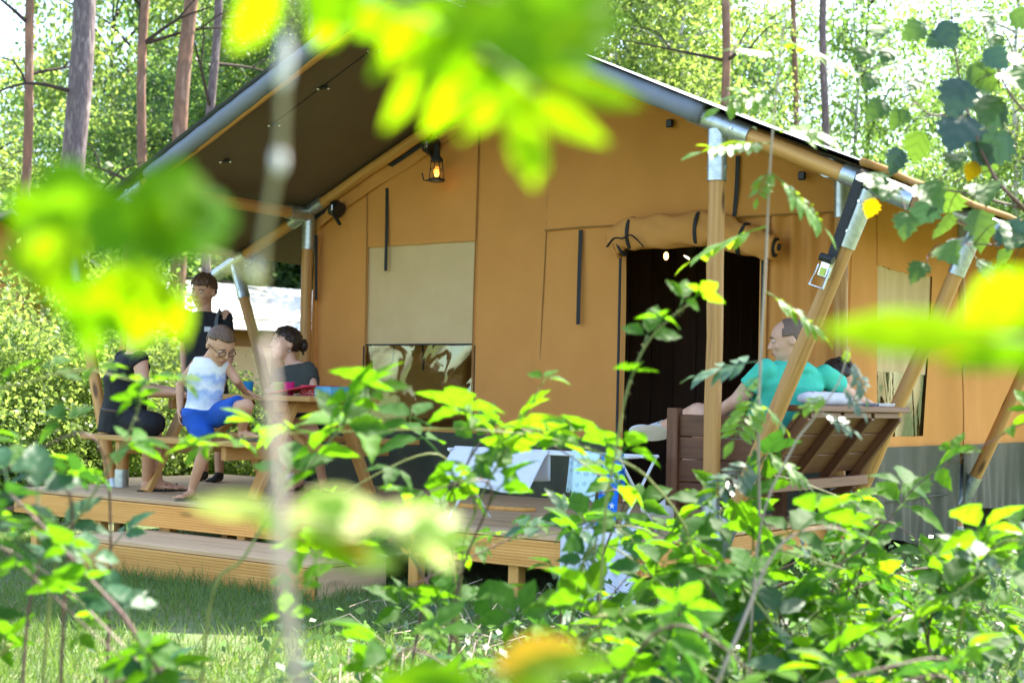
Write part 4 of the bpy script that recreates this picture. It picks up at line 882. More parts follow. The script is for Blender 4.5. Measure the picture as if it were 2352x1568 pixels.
# --- woman with a bun on the far bench
def woman():
    v = -.78; A = lambda x, y, dv=0: onv(x, y, v+dv)
    t = thing('person', 'smiling woman with dark hair bun and grey green shirt sitting at the table', 'person', (A(690, 900).x, v, DECK))
    F0 = (TCAM*.55-IR*.83).normalized(); Fb = (TCAM*.9-IR*.4).normalized(); R = Fb.cross(UPV).normalized()
    hip = A(692, 958); ch = A(684, 884); sh = A(679, 842); nk = A(668, 828); hc = A(655, 790, -.03); h = .255
    hf = (-IR*.86+TCAM*.48+UPV*.08).normalized(); hu = (UPV+IR*.10).normalized()
    shR, shL = A(643, 856, -.08), A(708, 844, .05); elR, wrR = A(626, 905, -.16), A(620, 905, -.38); elL, wrL = A(721, 896, .0), A(690, 902, -.30)
    wrR.z = TZ+.03; wrL.z = TZ+.03; sp = (sh-hip).normalized(); Rs = (shR-shL).normalized(); Fs = sp.cross(Rs); Fs = Fs if Fs.dot(Fb) > 0 else -Fs
    rows = [(hip-sp*.09, Rs, Fs, .15, .12), (hip, Rs, Fs, .165, .12), (hip+sp*.13, Rs, Fs, .135, .10), (ch, Rs, Fs, .15, .115), (sh-sp*.05, Rs, Fs, .155, .10), (sh, Rs, Fs, .12, .07), (sh+sp*.04, Rs, Fs, .052, .05)]
    hipz = .785+.10; hp1, hp2 = hip-R*.08, hip+R*.08; hp1.z = hp2.z = hipz
    k1, k2 = A(664, 955, -.38), A(716, 955, -.36); k1.z = k2.z = .84; a1, a2 = A(690, 1078, -.18), A(742, 1075, -.14); a1.z = a2.z = DECK+.085
    mb = MB(); torso(mb, rows, -.010); headmesh(mb, hc, hf, hu, h, nk-sp*.03, .046)
    limbs(mb, [[(shR, .042), (elR, .034), (wrR, .023)], [(shL, .042), (elL, .034), (wrL, .023)], [(hp1, .078), (k1, .056), (lerp(k1, a1, .35), .05), (a1, .032)], [(hp2, .078), (k2, .056), (lerp(k2, a2, .35), .05), (a2, .032)]])
    hand(mb, wrR, wrR-elR, -UPV, .9, .3, 1); hand(mb, wrL, wrL-elL, -UPV, .9, .3, -1); foot(mb, a1, Fb, .92); foot(mb, a2, Fb+IR*.6, .92); fpart('body', mb, SKIN, t, .0075)
    face(t, hc, hf, hu, h, (.03, .02, .012)); hair(t, hc, hf, hu, h, HAIRD, lambda x, y, z: (z > .20+.28*(1-abs(x)) if y > .45 else (z > -.18+.5*max(0, y) if y > -.1 else z > -.72)), lambda x, y, z: 1.04+.05*max(0, z)+.05*max(0, -y), 9, .012)
    r = hf.cross(hu).normalized(); mb = MB()
    bc = hc-hf*.56*h+hu*.02*h; mb.ball(bc, (.17*h, .17*h, .20*h), 16, 12, (r, hf, hu))
    rn = random.Random(4)
    for k in range(14):
        a, b = rn.uniform(0, 6.28), rn.uniform(-1, 1); q = bc+r*(.17*h*math.cos(a))+hu*(.18*h*math.sin(a))-hf*(.05*h); mb.tube(bez([bc, q, q+(q-bc)*.35+hu*(-.05*h)], 6), [.02*h]*5+[.012*h, .006*h], 6)
    part('bun', mb, HAIRD, t, True); part('earring', MB().ball(hc-r*0+r*(.37*h)*(1 if r.dot(TCAM) > 0 else -1)-hu*.19*h-hf*.04*h, .009), STEEL, t)
    mb = MB(); torso(mb, rows[:-1]+[(sh+sp*.006, Rs, Fs, .082, .06)], .012)
    for a, b in ((shR, elR), (shL, elL)): mb.cone(a-UPV*.008, lerp(a, b, .55), .054, .056, 14, (False, True))
    fpart('shirt', mb, mat('grey green jersey', (.062, .068, .056), (.048, .053, .044), (8, 8, 8), .9, bump=.4, bscale=(8, 8, 8)), t, .009, 5)
    mb = MB(); torso(mb, [(hip-sp*.10, Rs, Fs, .155, .125), (hip+sp*.03, Rs, Fs, .17, .125)], .012)
    for a, b in ((hp1, k1), (hp2, k2)): mb.cone(a, lerp(a, b, .5), .092, .085, 14, (False, True))
    fpart('shorts', mb, mat('dark shorts', (.03, .03, .035)), t, .010, 4); sandal(t, a1, Fb, .92); sandal(t, a2, Fb+IR*.6, .92)
woman()

# --- person in black at the left end of the near bench
def black_dressed():
    v = -2.06; A = lambda x, y, dv=0: onv(x, y, v+dv)
    t = thing('person', 'person in black clothes sitting at the left end of the near bench', 'person', (A(280, 1000).x, v, DECK))
    Fb = (IR*.85-TCAM*.40).normalized(); R = Fb.cross(UPV).normalized()
    hip = A(283, 962, .02); ch = A(287, 872); sh = A(304, 818); nk = A(310, 805); hc = A(322, 760); h = .25; hf = (IR*.85-TCAM*.3-UPV*.35).normalized(); hu = (UPV+IR*.4).normalized()
    hip.z = max(hip.z, .785+.09); shR, shL = A(322, 828, -.13), A(285, 824, .14); elR, wrR = A(330, 896, -.16), A(394, 902, -.02); elL, wrL = A(335, 890, .22), A(398, 898, .22)
    sp = (sh-hip).normalized(); Rs = (shR-shL).normalized(); Fs = sp.cross(Rs); Fs = Fs if Fs.dot(Fb) > 0 else -Fs
    rows = [(hip-sp*.09, Rs, Fs, .17, .14), (hip, Rs, Fs, .175, .14), (hip+sp*.13, Rs, Fs, .16, .13), (ch, Rs, Fs, .165, .13), (sh-sp*.06, Rs, Fs, .165, .11), (sh, Rs, Fs, .12, .075), (sh+sp*.04, Rs, Fs, .055, .05)]
    h1, h2 = hip-R*.09, hip+R*.09; k1, k2 = A(352, 965, .16), A(345, 975, -.03); k1.z = k2.z = .86; a1, a2 = A(362, 1088, .18), A(338, 1092, .10); a1.z = a2.z = DECK+.088
    mb = MB(); torso(mb, rows, -.010); headmesh(mb, hc, hf, hu, h, nk-sp*.03, .05)
    limbs(mb, [[(shR, .054), (elR, .043), (wrR, .028)], [(shL, .054), (elL, .043), (wrL, .028)], [(h1, .085), (k1, .062), (a1, .036)], [(h2, .085), (k2, .062), (a2, .036)]])
    hand(mb, wrR, wrR-elR, -UPV, 1, .4, 1); hand(mb, wrL, wrL-elL, -UPV, 1, .4, -1); foot(mb, a1, Fb, 1.0); foot(mb, a2, Fb, 1.0); fpart('body', mb, SKINT, t, .0075)
    face(t, hc, hf, hu, h); hair(t, hc, hf, hu, h, HAIRB, lambda x, y, z: (z > .3 if y > .4 else z > -.5), lambda x, y, z: 1.04, 11)
    mb = MB(); torso(mb, rows[:-1]+[(sh+sp*.01, Rs, Fs, .08, .06)], .016); mb.cone(shR-Fs*.01, lerp(shR, elR, .10), .066, .064, 14, (False, True)); mb.cone(shL, lerp(shL, elL, .35), .066, .062, 14, (False, True)); fpart('top', mb, BLK, t, .009, 4)
    mb = MB(); torso(mb, [(hip-sp*.105, Rs, Fs, .175, .145), (hip+sp*.05, Rs, Fs, .18, .142)], .016)
    for a, b in ((h1, k1), (h2, k2)): mb.cone(a, b, .105, .088, 14)
    fpart('trousers', mb, BLK, t, .010, 4); part('belt', MB().loft([ringe(hip+sp*.045, Rs, Fs, .205, .168), ringe(hip+sp*.070, Rs, Fs, .203, .166)]), mat('braided belt', (.09, .06, .04), (.03, .02, .015), (60, 60, 60)), t, True)
    sandal(t, a1, Fb, 1.0); sandal(t, a2, Fb, 1.0)
black_dressed()

# --- man in a turquoise polo shirt on the bench, child beside him
def man():
    v = -1.12; A = lambda x, y, dv=0: onv(x, y, v+dv)
    t = thing('person', 'balding man in turquoise polo shirt sitting on the plank bench seen from behind', 'person', (4.62, v, DECK))
    Fb = Vector((-.88, .18, 0)).normalized(); R = Fb.cross(UPV).normalized()
    hip = Vector((4.70, v+.02, .87)); sh = A(1826, 845); nk = A(1826, 826); hc = A(1812, 783, -.02); h = .255; hf = (-IR*.97-TCAM*.10-UPV*.16).normalized(); hu = (UPV+IR*.05).normalized()
    shL, shR = A(1757, 848, -.16), A(1893, 862, .14); ch = lerp(hip, sh, .60); elL, wrL = A(1694, 920, -.20), A(1640, 952, -.12); elR, wrR = A(1948, 905, .34), A(1978, 918, .52)
    sp = (sh-hip).normalized(); Rs = (shR-shL).normalized(); Fs = sp.cross(Rs).normalized(); Fs = Fs if Fs.dot(Fb) > 0 else -Fs
    rows = [(hip-sp*.10, Rs, Fs, .19, .14), (hip, Rs, Fs, .20, .15), (hip+sp*.14, Rs, Fs, .165, .125), (ch, Rs, Fs, .175, .115), (sh-sp*.08, Rs, Fs, .19, .11), (sh-sp*.01, Rs, Fs, .15, .075), (sh+sp*.045, Rs, Fs, .065, .06)]
    h1, h2 = hip+R*.10-UPV*.0, hip-R*.10; kL = onv(1604, 950, -1.20); kR = Vector((4.18, -.92, .90)); aL = onv(1518, 984, -1.05); aR = Vector((4.02, -1.05, DECK+.10))
    L1 = h1 if h1.y < h2.y else h2; L2 = h2 if L1 is h1 else h1
    mb = MB(); torso(mb, rows, -.012); headmesh(mb, hc, hf, hu, h, nk-sp*.03, .062)
    limbs(mb, [[(shL, .062), (elL, .046), (wrL, .031)], [(shR, .062), (elR, .046), (wrR, .031)], [(L1, .095), (kL, .068), (lerp(kL, aL, .35), .058), (aL, .038)], [(L2, .095), (kR, .068), (lerp(kR, aR, .35), .058), (aR, .038)]])
    hand(mb, wrL, wrL-elL, -UPV, 1.05, .5, -1); hand(mb, wrR, wrR-elR, -UPV, 1.05, .8, 1); fpart('body', mb, SKIN, t, .008)
    face(t, hc, hf, hu, h, (.06, .04, .03)); hair(t, hc, hf, hu, h, mat('cropped grey brown hair', (.22, .145, .11), (.14, .09, .07), (110, 110, 110), .7, bump=.3), lambda x, y, z: (z > -.50 if y < -.1 else (z > -.08 and y < .30+.15*(z < .45))), lambda x, y, z: 1.005, 13, .004)
    mb = MB(); torso(mb, [(hip-sp*.08, Rs, Fs, .205, .16)]+rows[1:-1]+[(sh+sp*.03, Rs, Fs, .085, .075)], .014)
    for a, b in ((shL, elL), (shR, elR)): mb.cone(a, lerp(a, b, .58), .062, .068, 14, (False, True))
    mb.ball(sh-Fs*.02+sp*.02, (.09, .08, .03), 14, 8, (Rs, Fs, sp))
    TQ = mat('turquoise pique', (.075, .60, .42), (.06, .52, .36), (7, 7, 7), .85, bump=1.0, bscale=(10, 10, 10)); fpart('polo_shirt', mb, TQ, t, .009, 4)
    mb = MB(); torso(mb, [(hip-sp*.11, Rs, Fs, .195, .15), (hip+sp*.02, Rs, Fs, .205, .155)], .014)
    for a, b in ((L1, kL), (L2, kR)): mb.cone(a, lerp(a, b, .82), .112, .098, 14, (False, True))
    fpart('shorts', mb, mat('stone shorts', (.36, .32, .25)), t, .010, 4)
    SH = mat('white canvas shoe', (.74, .74, .73), (.68, .68, .67)); SO = mat('cream rubber sole', (.62, .52, .36), (.55, .45, .3))
    for a, kk, nm in ((aL, kL, 0), (aR, kR, 1)):
        if nm == 0: d = (onv(1436, 992, -1.05)-onv(1520, 990, -1.05)).normalized(); dn = (TCAM*.9-UPV*.25).normalized()
        else: d = Fb; dn = -UPV
        x = d.cross(dn).normalized(); c = a+d*.075+dn*.045; mb = MB()
        mb.ball(c-d*.07, (.045, .055, .06), 14, 10, (x, dn, d)); mb.ball(c+d*.06, (.045, .04, .10), 14, 10, (x, dn, d)); mb.cone(a, c-d*.02, .045, .048); o = fpart('shoe', mb, SH, t, .008)
        n = 20; ou = lambda z, k: [c+d*(.01+.155*k*math.cos(2*math.pi*i/n))+x*(.050*k*math.sin(2*math.pi*i/n))+dn*z for i in range(n)]
        part('sole', MB().loft([ou(.030, 1), ou(.052, 1), ou(.056, .95)]), SO, o, 'auto')
    part('sock', MB().tube([lerp(aL, kL, -.03), lerp(aL, kL, .09)], .046, 14), mat('green white sock', (.7, .72, .7)), t); part('sock_band', MB().tube([lerp(aL, kL, .06), lerp(aL, kL, .085)], .0468, 14), mat('green band', (.02, .22, .14)), t)
man()
def child():
    c = onv(1925, 868, -.62); h = .225; t = thing('person', 'child with short dark hair nestled beside the man on the bench', 'person', (4.66, -.62, DECK)); hf = (-IR*.7-TCAM*.2-UPV*.45).normalized(); hu = (UPV-IR*.3).normalized()
    sp = (c-Vector((4.68, -.62, .86))).normalized(); hip = Vector((4.68, -.62, .86)); sh = c-sp*.17; R = Vector((0, 1, 0)); Fb = Vector((-1, 0, 0))
    rows = [(hip-UPV*.06, R, Fb, .12, .10), (hip+sp*.06, R, Fb, .115, .09), (lerp(hip, sh, .65), R, Fb, .12, .09), (sh, R, Fb, .09, .06), (sh+sp*.03, R, Fb, .045, .045)]
    kn = [Vector((4.36, -.70, .84)), Vector((4.36, -.54, .84))]; an = [Vector((4.30, -.70, .52)), Vector((4.30, -.54, .52))]
    mb = MB(); torso(mb, rows, -.01); headmesh(mb, c, hf, hu, h, sh, .045); limbs(mb, [[(sh+R*.10, .036), (sh+R*.13-UPV*.16, .03), (sh+R*.06+Fb*.14-UPV*.22, .022)], [(sh-R*.10, .036), (sh-R*.13-UPV*.16, .03), (sh-R*.06+Fb*.14-UPV*.22, .022)], [(hip-R*.06, .06), (kn[0], .045), (an[0], .03)], [(hip+R*.06, .06), (kn[1], .045), (an[1], .03)]])
    for s in (1, -1): hand(mb, sh+R*(s*.06)+Fb*.14-UPV*.22, Fb, -UPV, .75, .4, s)
    for a in an: foot(mb, a, Fb, .75)
    fpart('body', mb, SKIN, t, .008); face(t, c, hf, hu, h); hair(t, c, hf, hu, h, HAIRD, lambda x, y, z: (z > .3 if y > .45 else z > -.45), lambda x, y, z: 1.03, 17, .015)
    mb = MB(); torso(mb, rows[:-1], .012); mb.cone(sh+R*.09, sh+R*.12-UPV*.10, .05, .048, 12, (False, True)); mb.cone(sh-R*.09, sh-R*.12-UPV*.10, .05, .048, 12, (False, True)); fpart('shirt', mb, mat('navy shirt', (.02, .03, .07)), t, .009)
    mb = MB()
    for a, b in zip((hip-R*.06, hip+R*.06), kn): mb.cone(a, lerp(a, b, .8), .075, .068, 12, (False, True))
    fpart('shorts', mb, mat('grey shorts', (.12, .12, .13)), t, .010)
child()
# ---------------------------------------------------------------- foliage
NR = np.random.default_rng(11)
def leafcards(name, pos, size, m, upb=.4, asp=.30, droop=.2, rng=NR, hook=.08):
    """one small folded leaf of four corners for each position"""
    n = len(pos); a = rng.normal(size=(n, 3)); a[:, 2] -= droop; a /= np.linalg.norm(a, axis=1)[:, None]
    nn = rng.normal(size=(n, 3)); nn[:, 2] += upb*2; b = np.cross(a, nn); b /= np.linalg.norm(b, axis=1)[:, None]+1e-9; c = np.cross(b, a)
    L = size[:, None]
    V = np.stack([pos, pos+a*L*.45+b*L*asp+c*L*hook, pos+a*L, pos+a*L*.45-b*L*asp+c*L*hook], 1).reshape(-1, 3).astype(np.float32)
    me = bpy.data.meshes.new(name); me.vertices.add(4*n); me.vertices.foreach_set('co', V.ravel())
    me.loops.add(4*n); me.loops.foreach_set('vertex_index', np.arange(4*n, dtype=np.int32)); me.polygons.add(n)
    me.polygons.foreach_set('loop_start', np.arange(0, 4*n, 4, dtype=np.int32))
    at_ = me.attributes.new('rnd', 'FLOAT', 'POINT'); at_.data.foreach_set('value', np.repeat(rng.random(n), 4).astype(np.float32))
    me.update(calc_edges=True); me.materials.append(m); return me
def clumps(n, k, rad, zc, zh, tight=.16, hollow=.35, rng=NR, bottom=0.0):
    """n leaf positions in k clumps spread through an ellipsoid"""
    d = rng.normal(size=(k, 3)); d /= np.linalg.norm(d, axis=1)[:, None]; r = hollow+(1-hollow)*rng.random(k)**.6
    c = d*r[:, None]*np.array([rad, rad, zh]); c[:, 2] += zc
    c = c[c[:, 2] > bottom]; i = rng.integers(0, len(c), n); s = tight*rad*(.5+rng.random(len(c)))
    return c[i]+rng.normal(size=(n, 3))*s[i][:, None]*np.array([1, 1, .7]), c
FO_A = leafmat('forest leaf', (.05, .11, .035), (.085, .14, .04), (.23, .40, .07), .52, .5, .3, vein=False)
FO_B = leafmat('forest leaf yellowish', (.08, .14, .035), (.12, .165, .04), (.34, .48, .09), .54, .5, .3, vein=False)
FO_C = leafmat('forest leaf dark', (.025, .07, .035), (.05, .10, .04), (.14, .27, .07), .45, .45, .3, vein=False)
NEED = leafmat('pine needles', (.035, .07, .035), (.05, .085, .03), (.14, .2, .06), .25, .5, .3, vein=False)
BARK = mat('pine bark', (.36, .19, .115), (.16, .09, .062), (9, 9, 2.2), .9, 0, .9, (26, 26, 7), coord='tc', detail=7, c3=(.40, .26, .19))
BARKG = mat('grey pine bark', (.25, .19, .18), (.10, .075, .08), (16, 16, 4), .9, 0, 1.0, (34, 34, 9), coord='tc', detail=8, c3=(.36, .29, .27))
BIRCH = mat('birch bark', (.55, .53, .50), (.14, .12, .11), (3, 3, 14), .8, coord='tc', pos=[.45, .62])
TWIG = mat('dark twig', (.06, .042, .035), (.035, .025, .02), (20, 20, 5), .9, coord='tc')
def branches(mb, top, n, rad, zh, rng, r=.02):
    for k in range(n):
        a = rng.uniform(0, 6.28); z = rng.uniform(.25, .95); p = Vector((0, 0, top*z)); q = p+Vector((math.cos(a)*rad*rng.uniform(.5, .95), math.sin(a)*rad*rng.uniform(.5, .95), zh*rng.uniform(.1, .5)))
        mb.tube(bez([p, lerp(p, q, .5)+Vector((0, 0, zh*.12)), q], 5), [r, r*.85, r*.7, r*.5, r*.35, r*.2], 6)
def crown_kit(seed, n, k, rad, zc, zh, size, m, **kw):
    rg = np.random.default_rng(seed); pos, c = clumps(n, k, rad, zc, zh, rng=rg, **kw); return leafcards('crown', pos, rg.uniform(.7, 1.3, n)*size, m, rng=rg)
def trunk_kit(seed, h, r, rad, zh, nb=8, wob=.05, bm=None):
    rn = random.Random(seed); mb = MB(); k = 10; pts = [(rn.uniform(-wob, wob)*i/k*h*.15, rn.uniform(-wob, wob)*i/k*h*.15, -.2+(h+.2)*i/k) for i in range(k+1)]
    mb.tube(pts, [r*(1.25 if i == 0 else 1)*(1-.85*i/k) for i in range(k+1)], 10); branches(mb, h, nb, rad, zh, rn, r*.35); me = mb.mesh('trunk', smooth=True); me.materials.append(bm or TWIG); return me
KITS = {
 'shrubA': (crown_kit(1, 9000, 90, 1.25, 1.15, 1.15, .070, FO_B, tight=.13), trunk_kit(1, 1.7, .035, 1.0, .8)),
 'shrubB': (crown_kit(2, 9000, 80, 1.35, 1.25, 1.25, .075, FO_A, tight=.14), trunk_kit(2, 1.9, .04, 1.0, .8)),
 'treeA': (crown_kit(3, 15000, 100, 2.3, 4.2, 3.6, .095, FO_A, tight=.13), trunk_kit(3, 6.5, .09, 1.9, 1.4, 14)),
 'treeB': (crown_kit(4, 15000, 110, 2.4, 4.4, 3.8, .095, FO_B, tight=.12), trunk_kit(4, 6.8, .08, 2.0, 1.4, 14)),
 'treeC': (crown_kit(5, 14000, 90, 2.2, 4.0, 3.6, .10, FO_C, tight=.14), trunk_kit(5, 6.4, .10, 1.8, 1.4, 14)),
 'birch': (crown_kit(6, 13000, 150, 2.1, 6.2, 4.4, .070, FO_A, tight=.11, hollow=.2), trunk_kit(6, 10.5, .075, 1.9, .9, 22, .08, BIRCH)),
 'birchB': (crown_kit(7, 11000, 120, 2.0, 6.5, 4.2, .075, FO_B, tight=.11, hollow=.2), trunk_kit(7, 10.5, .07, 1.8, .9, 22, .08, BIRCH)),
}
KLAB = {'shrubA': ('shrub', 'bright yellow green leafy shrub with sunlit small leaves', 'shrub', 'sunlit shrubs behind the deck'), 'shrubB': ('shrub', 'mid green leafy shrub growing among the trees', 'shrub', 'green shrubs under the trees'),
 'treeA': ('deciduous_tree', 'mid green young tree with full crown behind the tents', 'tree', 'green trees behind the tents'), 'treeB': ('deciduous_tree', 'yellow green young tree lit from behind in the forest', 'tree', 'yellow green trees in the forest'),
 'treeC': ('deciduous_tree', 'dark green dense young tree in the forest', 'tree', 'dark trees in the forest'), 'birch': ('birch_tree', 'slender birch with airy green crown above the tent roof', 'birch', 'green birches behind the tent'), 'birchB': ('birch_tree', 'slender birch with airy yellow green crown against the sky', 'birch', 'yellow green birches behind the tent')}
RT = random.Random(21)
def plant(kind, x, y, s=1.0, sz=1.0, lab=None):
    nm, lb, ct, gr = KLAB[kind]; lb, gr = (lab, 'plants: '+lab) if lab else (lb, gr); e = thing(nm, lb, ct, (x, y, gz(x, y)-.02), gr, True); e.rotation_euler = (0, 0, RT.uniform(0, 6.28)); e.scale = (s, s, s*sz)
    link('crown', KITS[kind][0], None, e); link('trunk', KITS[kind][1], None, e); return e
def px(x, t): return (x-1176)/FPX*t
# shrubs close behind the deck on the left
for x, t, s in ((-40, 12.6, .80), (40, 13.6, .95), (120, 12.9, .80), (215, 13.4, .85), (150, 15.2, 1.15), (330, 14.6, .80), (430, 15.2, .75), (545, 15.6, .62), (640, 15.2, .55), (20, 16.5, 1.2), (-110, 14.5, 1.1), (250, 16.8, 1.0)): plant('shrubA', px(x, t), t, s, 1.0, 'bright sunlit shrub beside the brown neighbouring tent' if x < 60 else ('bright sunlit shrub close behind the person in black' if x < 300 else 'small bright shrub seen under the picnic table and behind the boys'))
for x, t, s in ((60, 19, 1.5), (200, 23, 1.9), (300, 24, 2.0), (380, 27, 1.9), (470, 28, 1.8), (560, 28, 1.9), (690, 29, 1.5), (-40, 20, 1.7), (720, 27, 1.8), (620, 30, 2.0)): plant('shrubB', px(x, t), t, s)
for kd, x, t, s, z in (('treeC', 330, 27, 1.0, 1), ('treeB', 300, 31, 1.25, 1.45), ('treeA', 235, 35, 1.3, 1.5), ('treeB', 450, 35, 1.3, 1.5), ('treeB', 240, 25, .85, .9), ('treeA', 430, 26, .95, 1), ('treeB', 520, 29, 1.1, 1.1), ('treeA', 600, 28, 1.2, 1.15), ('treeC', 700, 30, 1.25, 1.2), ('treeA', 30, 28, .9, .9), ('treeA', 170, 31, 1.0, .9), ('treeC', 620, 33, 1.3, 1.3), ('treeB', -60, 26, 1.0, .9), ('treeA', 800, 28, 1.25, 1.25), ('treeB', 900, 32, 1.4, 1.3),
        ('treeB', 1330, 24, 1.15, 1.25), ('treeA', 1450, 27, 1.3, 1.3), ('treeB', 1250, 27, 1.3, 1.35), ('treeA', 1100, 30, 1.3, 1.3), ('treeC', 1560, 26, 1.0, 1.05), ('treeA', 1700, 23, .80, .92), ('treeC', 1840, 26, .85, .95), ('treeB', 1960, 24, .72, .85), ('treeA', 2080, 26, .8, .9), ('treeC', 2200, 24, .78, .85), ('treeA', 2330, 25, .9, 1), ('treeB', 2420, 22, .8, .95), ('treeB', 1640, 31, 1.15, 1.15), ('treeA', 2290, 31, 1.1, 1.2), ('treeA', 1985, 30, 1.15, 1.35)): plant(kd, px(x, t), t, s, z)
for kd, x, t, s, z in (('birch', 1400, 25, 1, 1), ('birchB', 1560, 23, .95, 1), ('birch', 1745, 27, .95, 1), ('birchB', 1300, 30, 1.1, 1), ('birch', 1960, 28, .95, .95), ('birch', 2330, 23, .95, 1), ('birchB', 2480, 26, 1.0, 1), ('birch', 1060, 28, 1.1, 1), ('birchB', 780, 27, 1.0, 1.0), ('birch', 520, 33, 1.1, 1.0)): plant(kd, px(x, t), t, s, z)
# pines: bare trunks in view, crowns high up
def pine(label, x, ytop, t, dpx, bark, lean=0.0, h=15.0, seed=0, nb=6):
    rn = random.Random(seed); X = px(x, t); e = thing('pine_tree', label, 'pine', (X, t, gz(X, t)-.05), None, True); r = dpx/FPX*t/2; mb = MB(); k = 22
    pts = [Vector((lean*h*i/k+.04*math.sin(i*.9+seed), .04*math.sin(i*.7), h*i/k)) for i in range(k+1)]; mb.tube(pts, [r*(1.18 if i == 0 else 1)*(1-.45*i/k)*(1+.03*math.sin(i*2.7+seed)) for i in range(k+1)], 18)
    tr = link('trunk', mb.mesh('trunk', smooth=True), bark, e)
    for q in range(nb):
        z = rn.uniform(.20, .52)*h; i = int(z/h*k); a = rn.uniform(0, 6.28); p = pts[i]; L = rn.uniform(.7, 2.0); d_ = Vector((math.cos(a), math.sin(a)*.6, rn.uniform(-.15, .5))); q1 = p+d_*L*.5+Vector((0, 0, .1)); q2 = p+d_*L+Vector((0, 0, rn.uniform(-.2, .3)))
        b = MB().tube(bez([p, q1, q2], 6), [.03, .026, .022, .018, .014, .01, .005], 6); b.tube(bez([q1, q1+d_*L*.2+Vector((.1, 0, .25)), q1+d_*L*.5+Vector((.15, 0, .30))], 4), [.014, .012, .01, .007, .004], 6); link('dead_branch', b.mesh('dead_branch'), TWIG, e)
    rg = np.random.default_rng(seed+50); pos, c = clumps(2600, 40, 2.0, h-.3, 2.6, .16, .3, rg); pos[:, 0] += lean*h
    link('crown', leafcards('crown', pos, rg.uniform(.10, .2, len(pos)), NEED, .3, .10, 0, rg), None, e)
    c2 = MB()
    for q in range(7): a = q*.9; c2.tube([pts[-3-q % 4], pts[-1]+Vector((math.cos(a)*1.3, math.sin(a)*1.3, rn.uniform(-1, .8)))], [.04, .01], 6)
    link('limb', c2.mesh('limb'), BARK, e)
pine('thick grey barked pine trunk, the broadest in the wood', 138, 0, 17, 62, BARKG, .022, seed=1, nb=5)
pine('slim reddish pine trunk at the sunny edge of the wood beyond the brown tent', 40, 0, 19, 24, BARK, .004, seed=2)
pine('thin pine trunk with crooked dead branches', 312, 0, 20, 25, BARK, -.002, seed=3, nb=9)
pine('smooth orange lit pine trunk leaning gently beside the thin crooked one', 388, 0, 20, 40, BARK, .02, seed=4, nb=3)
pine('dark slender pine trunk behind the orange lit one', 462, 0, 21, 24, BARKG, .008, seed=5, nb=7)
pine('ivy flecked pine trunk rising behind the right roof slope', 1652, 0, 21, 24, BARK, 0, seed=6, nb=4)
pine('far thin pine trunk between the birches', 1815, 0, 23, 16, BARK, .002, seed=7, nb=4)
pine('upright pine trunk beyond the sapling top', 1886, 0, 22, 21, BARKG, 0, seed=8, nb=4)
pine('dark pine trunk seen under the porch roof beside the corner post', 690, 0, 25, 20, BARKG, 0, h=13, seed=9, nb=3)
pine('pine trunk glimpsed over the roof ridge', 742, 0, 26, 26, BARK, 0, seed=10, nb=2)
# the wood farther off, one mass
rg = np.random.default_rng(77); n = 70000; X = rg.uniform(-26, 26, n); hh = 7.5+2.2*np.sin(X*.55+1)+1.6*np.sin(X*1.3)+1.2*np.sin(X*2.9); hh = np.where((X > 9) & (X < 14), hh*.62, hh); hh = np.where((X < -11.5), hh*.8, hh); Z = rg.random(n)**.85*hh
pos = np.stack([X, 40+rg.normal(size=n)*2.2, Z], 1); pos += (np.sin(pos[:, [2]]*2.1+pos[:, [0]]*1.7)*.5)
tag(link('far_wood', leafcards('far_wood', pos, rg.uniform(.12, .30, n), FO_B, .3, .33, .1, rg)), 'far green wood closing the view behind the trees', 'wood', kind='stuff')

# ---------------------------------------------------------------- neighbouring tents
PALE = mat('sun bleached pale fly', (.62, .62, .58), (.54, .54, .51), (1.5, 1.5, 1.5), .6); BRN = mat('brown canvas', (.30, .155, .055), (.26, .13, .045), (3, 3, 3), .9)
def other_tent(label, r0, r1, zrid, hw, drop, roofm, wallm, over=.5):
    """ridge from r0 to r1 (world xy)"""
    a, b = Vector((*r0, 0)), Vector((*r1, 0)); e = (b-a).normalized(); n = Vector((e.y, -e.x, 0)); c = (a+b)/2
    t = thing('lodge_tent', label, 'tent', (c.x, c.y, 0), None, True); zw = zrid-drop
    for s in (1, -1):
        part('roof_fly', MB().grid(lambda p, q: a-e*.3+(b-a+e*.6)*p+n*(s*(hw+over)*q)+Vector((0, 0, zrid+.05-(drop*(hw+over)/hw)*q-.10*math.sin(math.pi*q)*(.6+.4*math.sin(p*9)))), 20, 8), roofm, t, True)
        part('side_wall', MB().grid(lambda p, q: a+(b-a)*p+n*(s*hw)+Vector((0, 0, .15+(zw-.1)*q)), 10, 4), wallm, t)
    for q in (a, b): part('end_wall', MB().add([q-n*hw+Vector((0, 0, .15)), q+n*hw+Vector((0, 0, .15)), q+n*hw+Vector((0, 0, zw)), q+Vector((0, 0, zrid)), q-n*hw+Vector((0, 0, zw))], [(0, 1, 2, 3, 4)]), wallm, t)
    for k in range(4):
        for s in (1, -1):
            q = lerp(a, b, k/3)+n*(s*(hw+over-.1)); part('post', MB().tube([q+Vector((0, 0, gz(q.x, q.y)-.05)), q+Vector((0, 0, zw-.15))], .05, 10), LOG, t, True)
    for k in range(3):
        q0 = a+(b-a)*(.12+.29*k)+n*(hw+.012); part('window', MB().add([q0+Vector((0, 0, .7)), q0+e*.8+Vector((0, 0, .7)), q0+e*.8+Vector((0, 0, zw-.35)), q0+Vector((0, 0, zw-.35))], [(0, 1, 2, 3)]), CREAM, t)
    part('roof_edge', MB().tube([a-e*.3+n*(hw+over)+Vector((0, 0, zw-drop*over/hw+.05)), a-e*.3+Vector((0, 0, zrid+.06)), a-e*.3-n*(hw+over)+Vector((0, 0, zw-drop*over/hw+.05))], .05, 8), WEB, t)
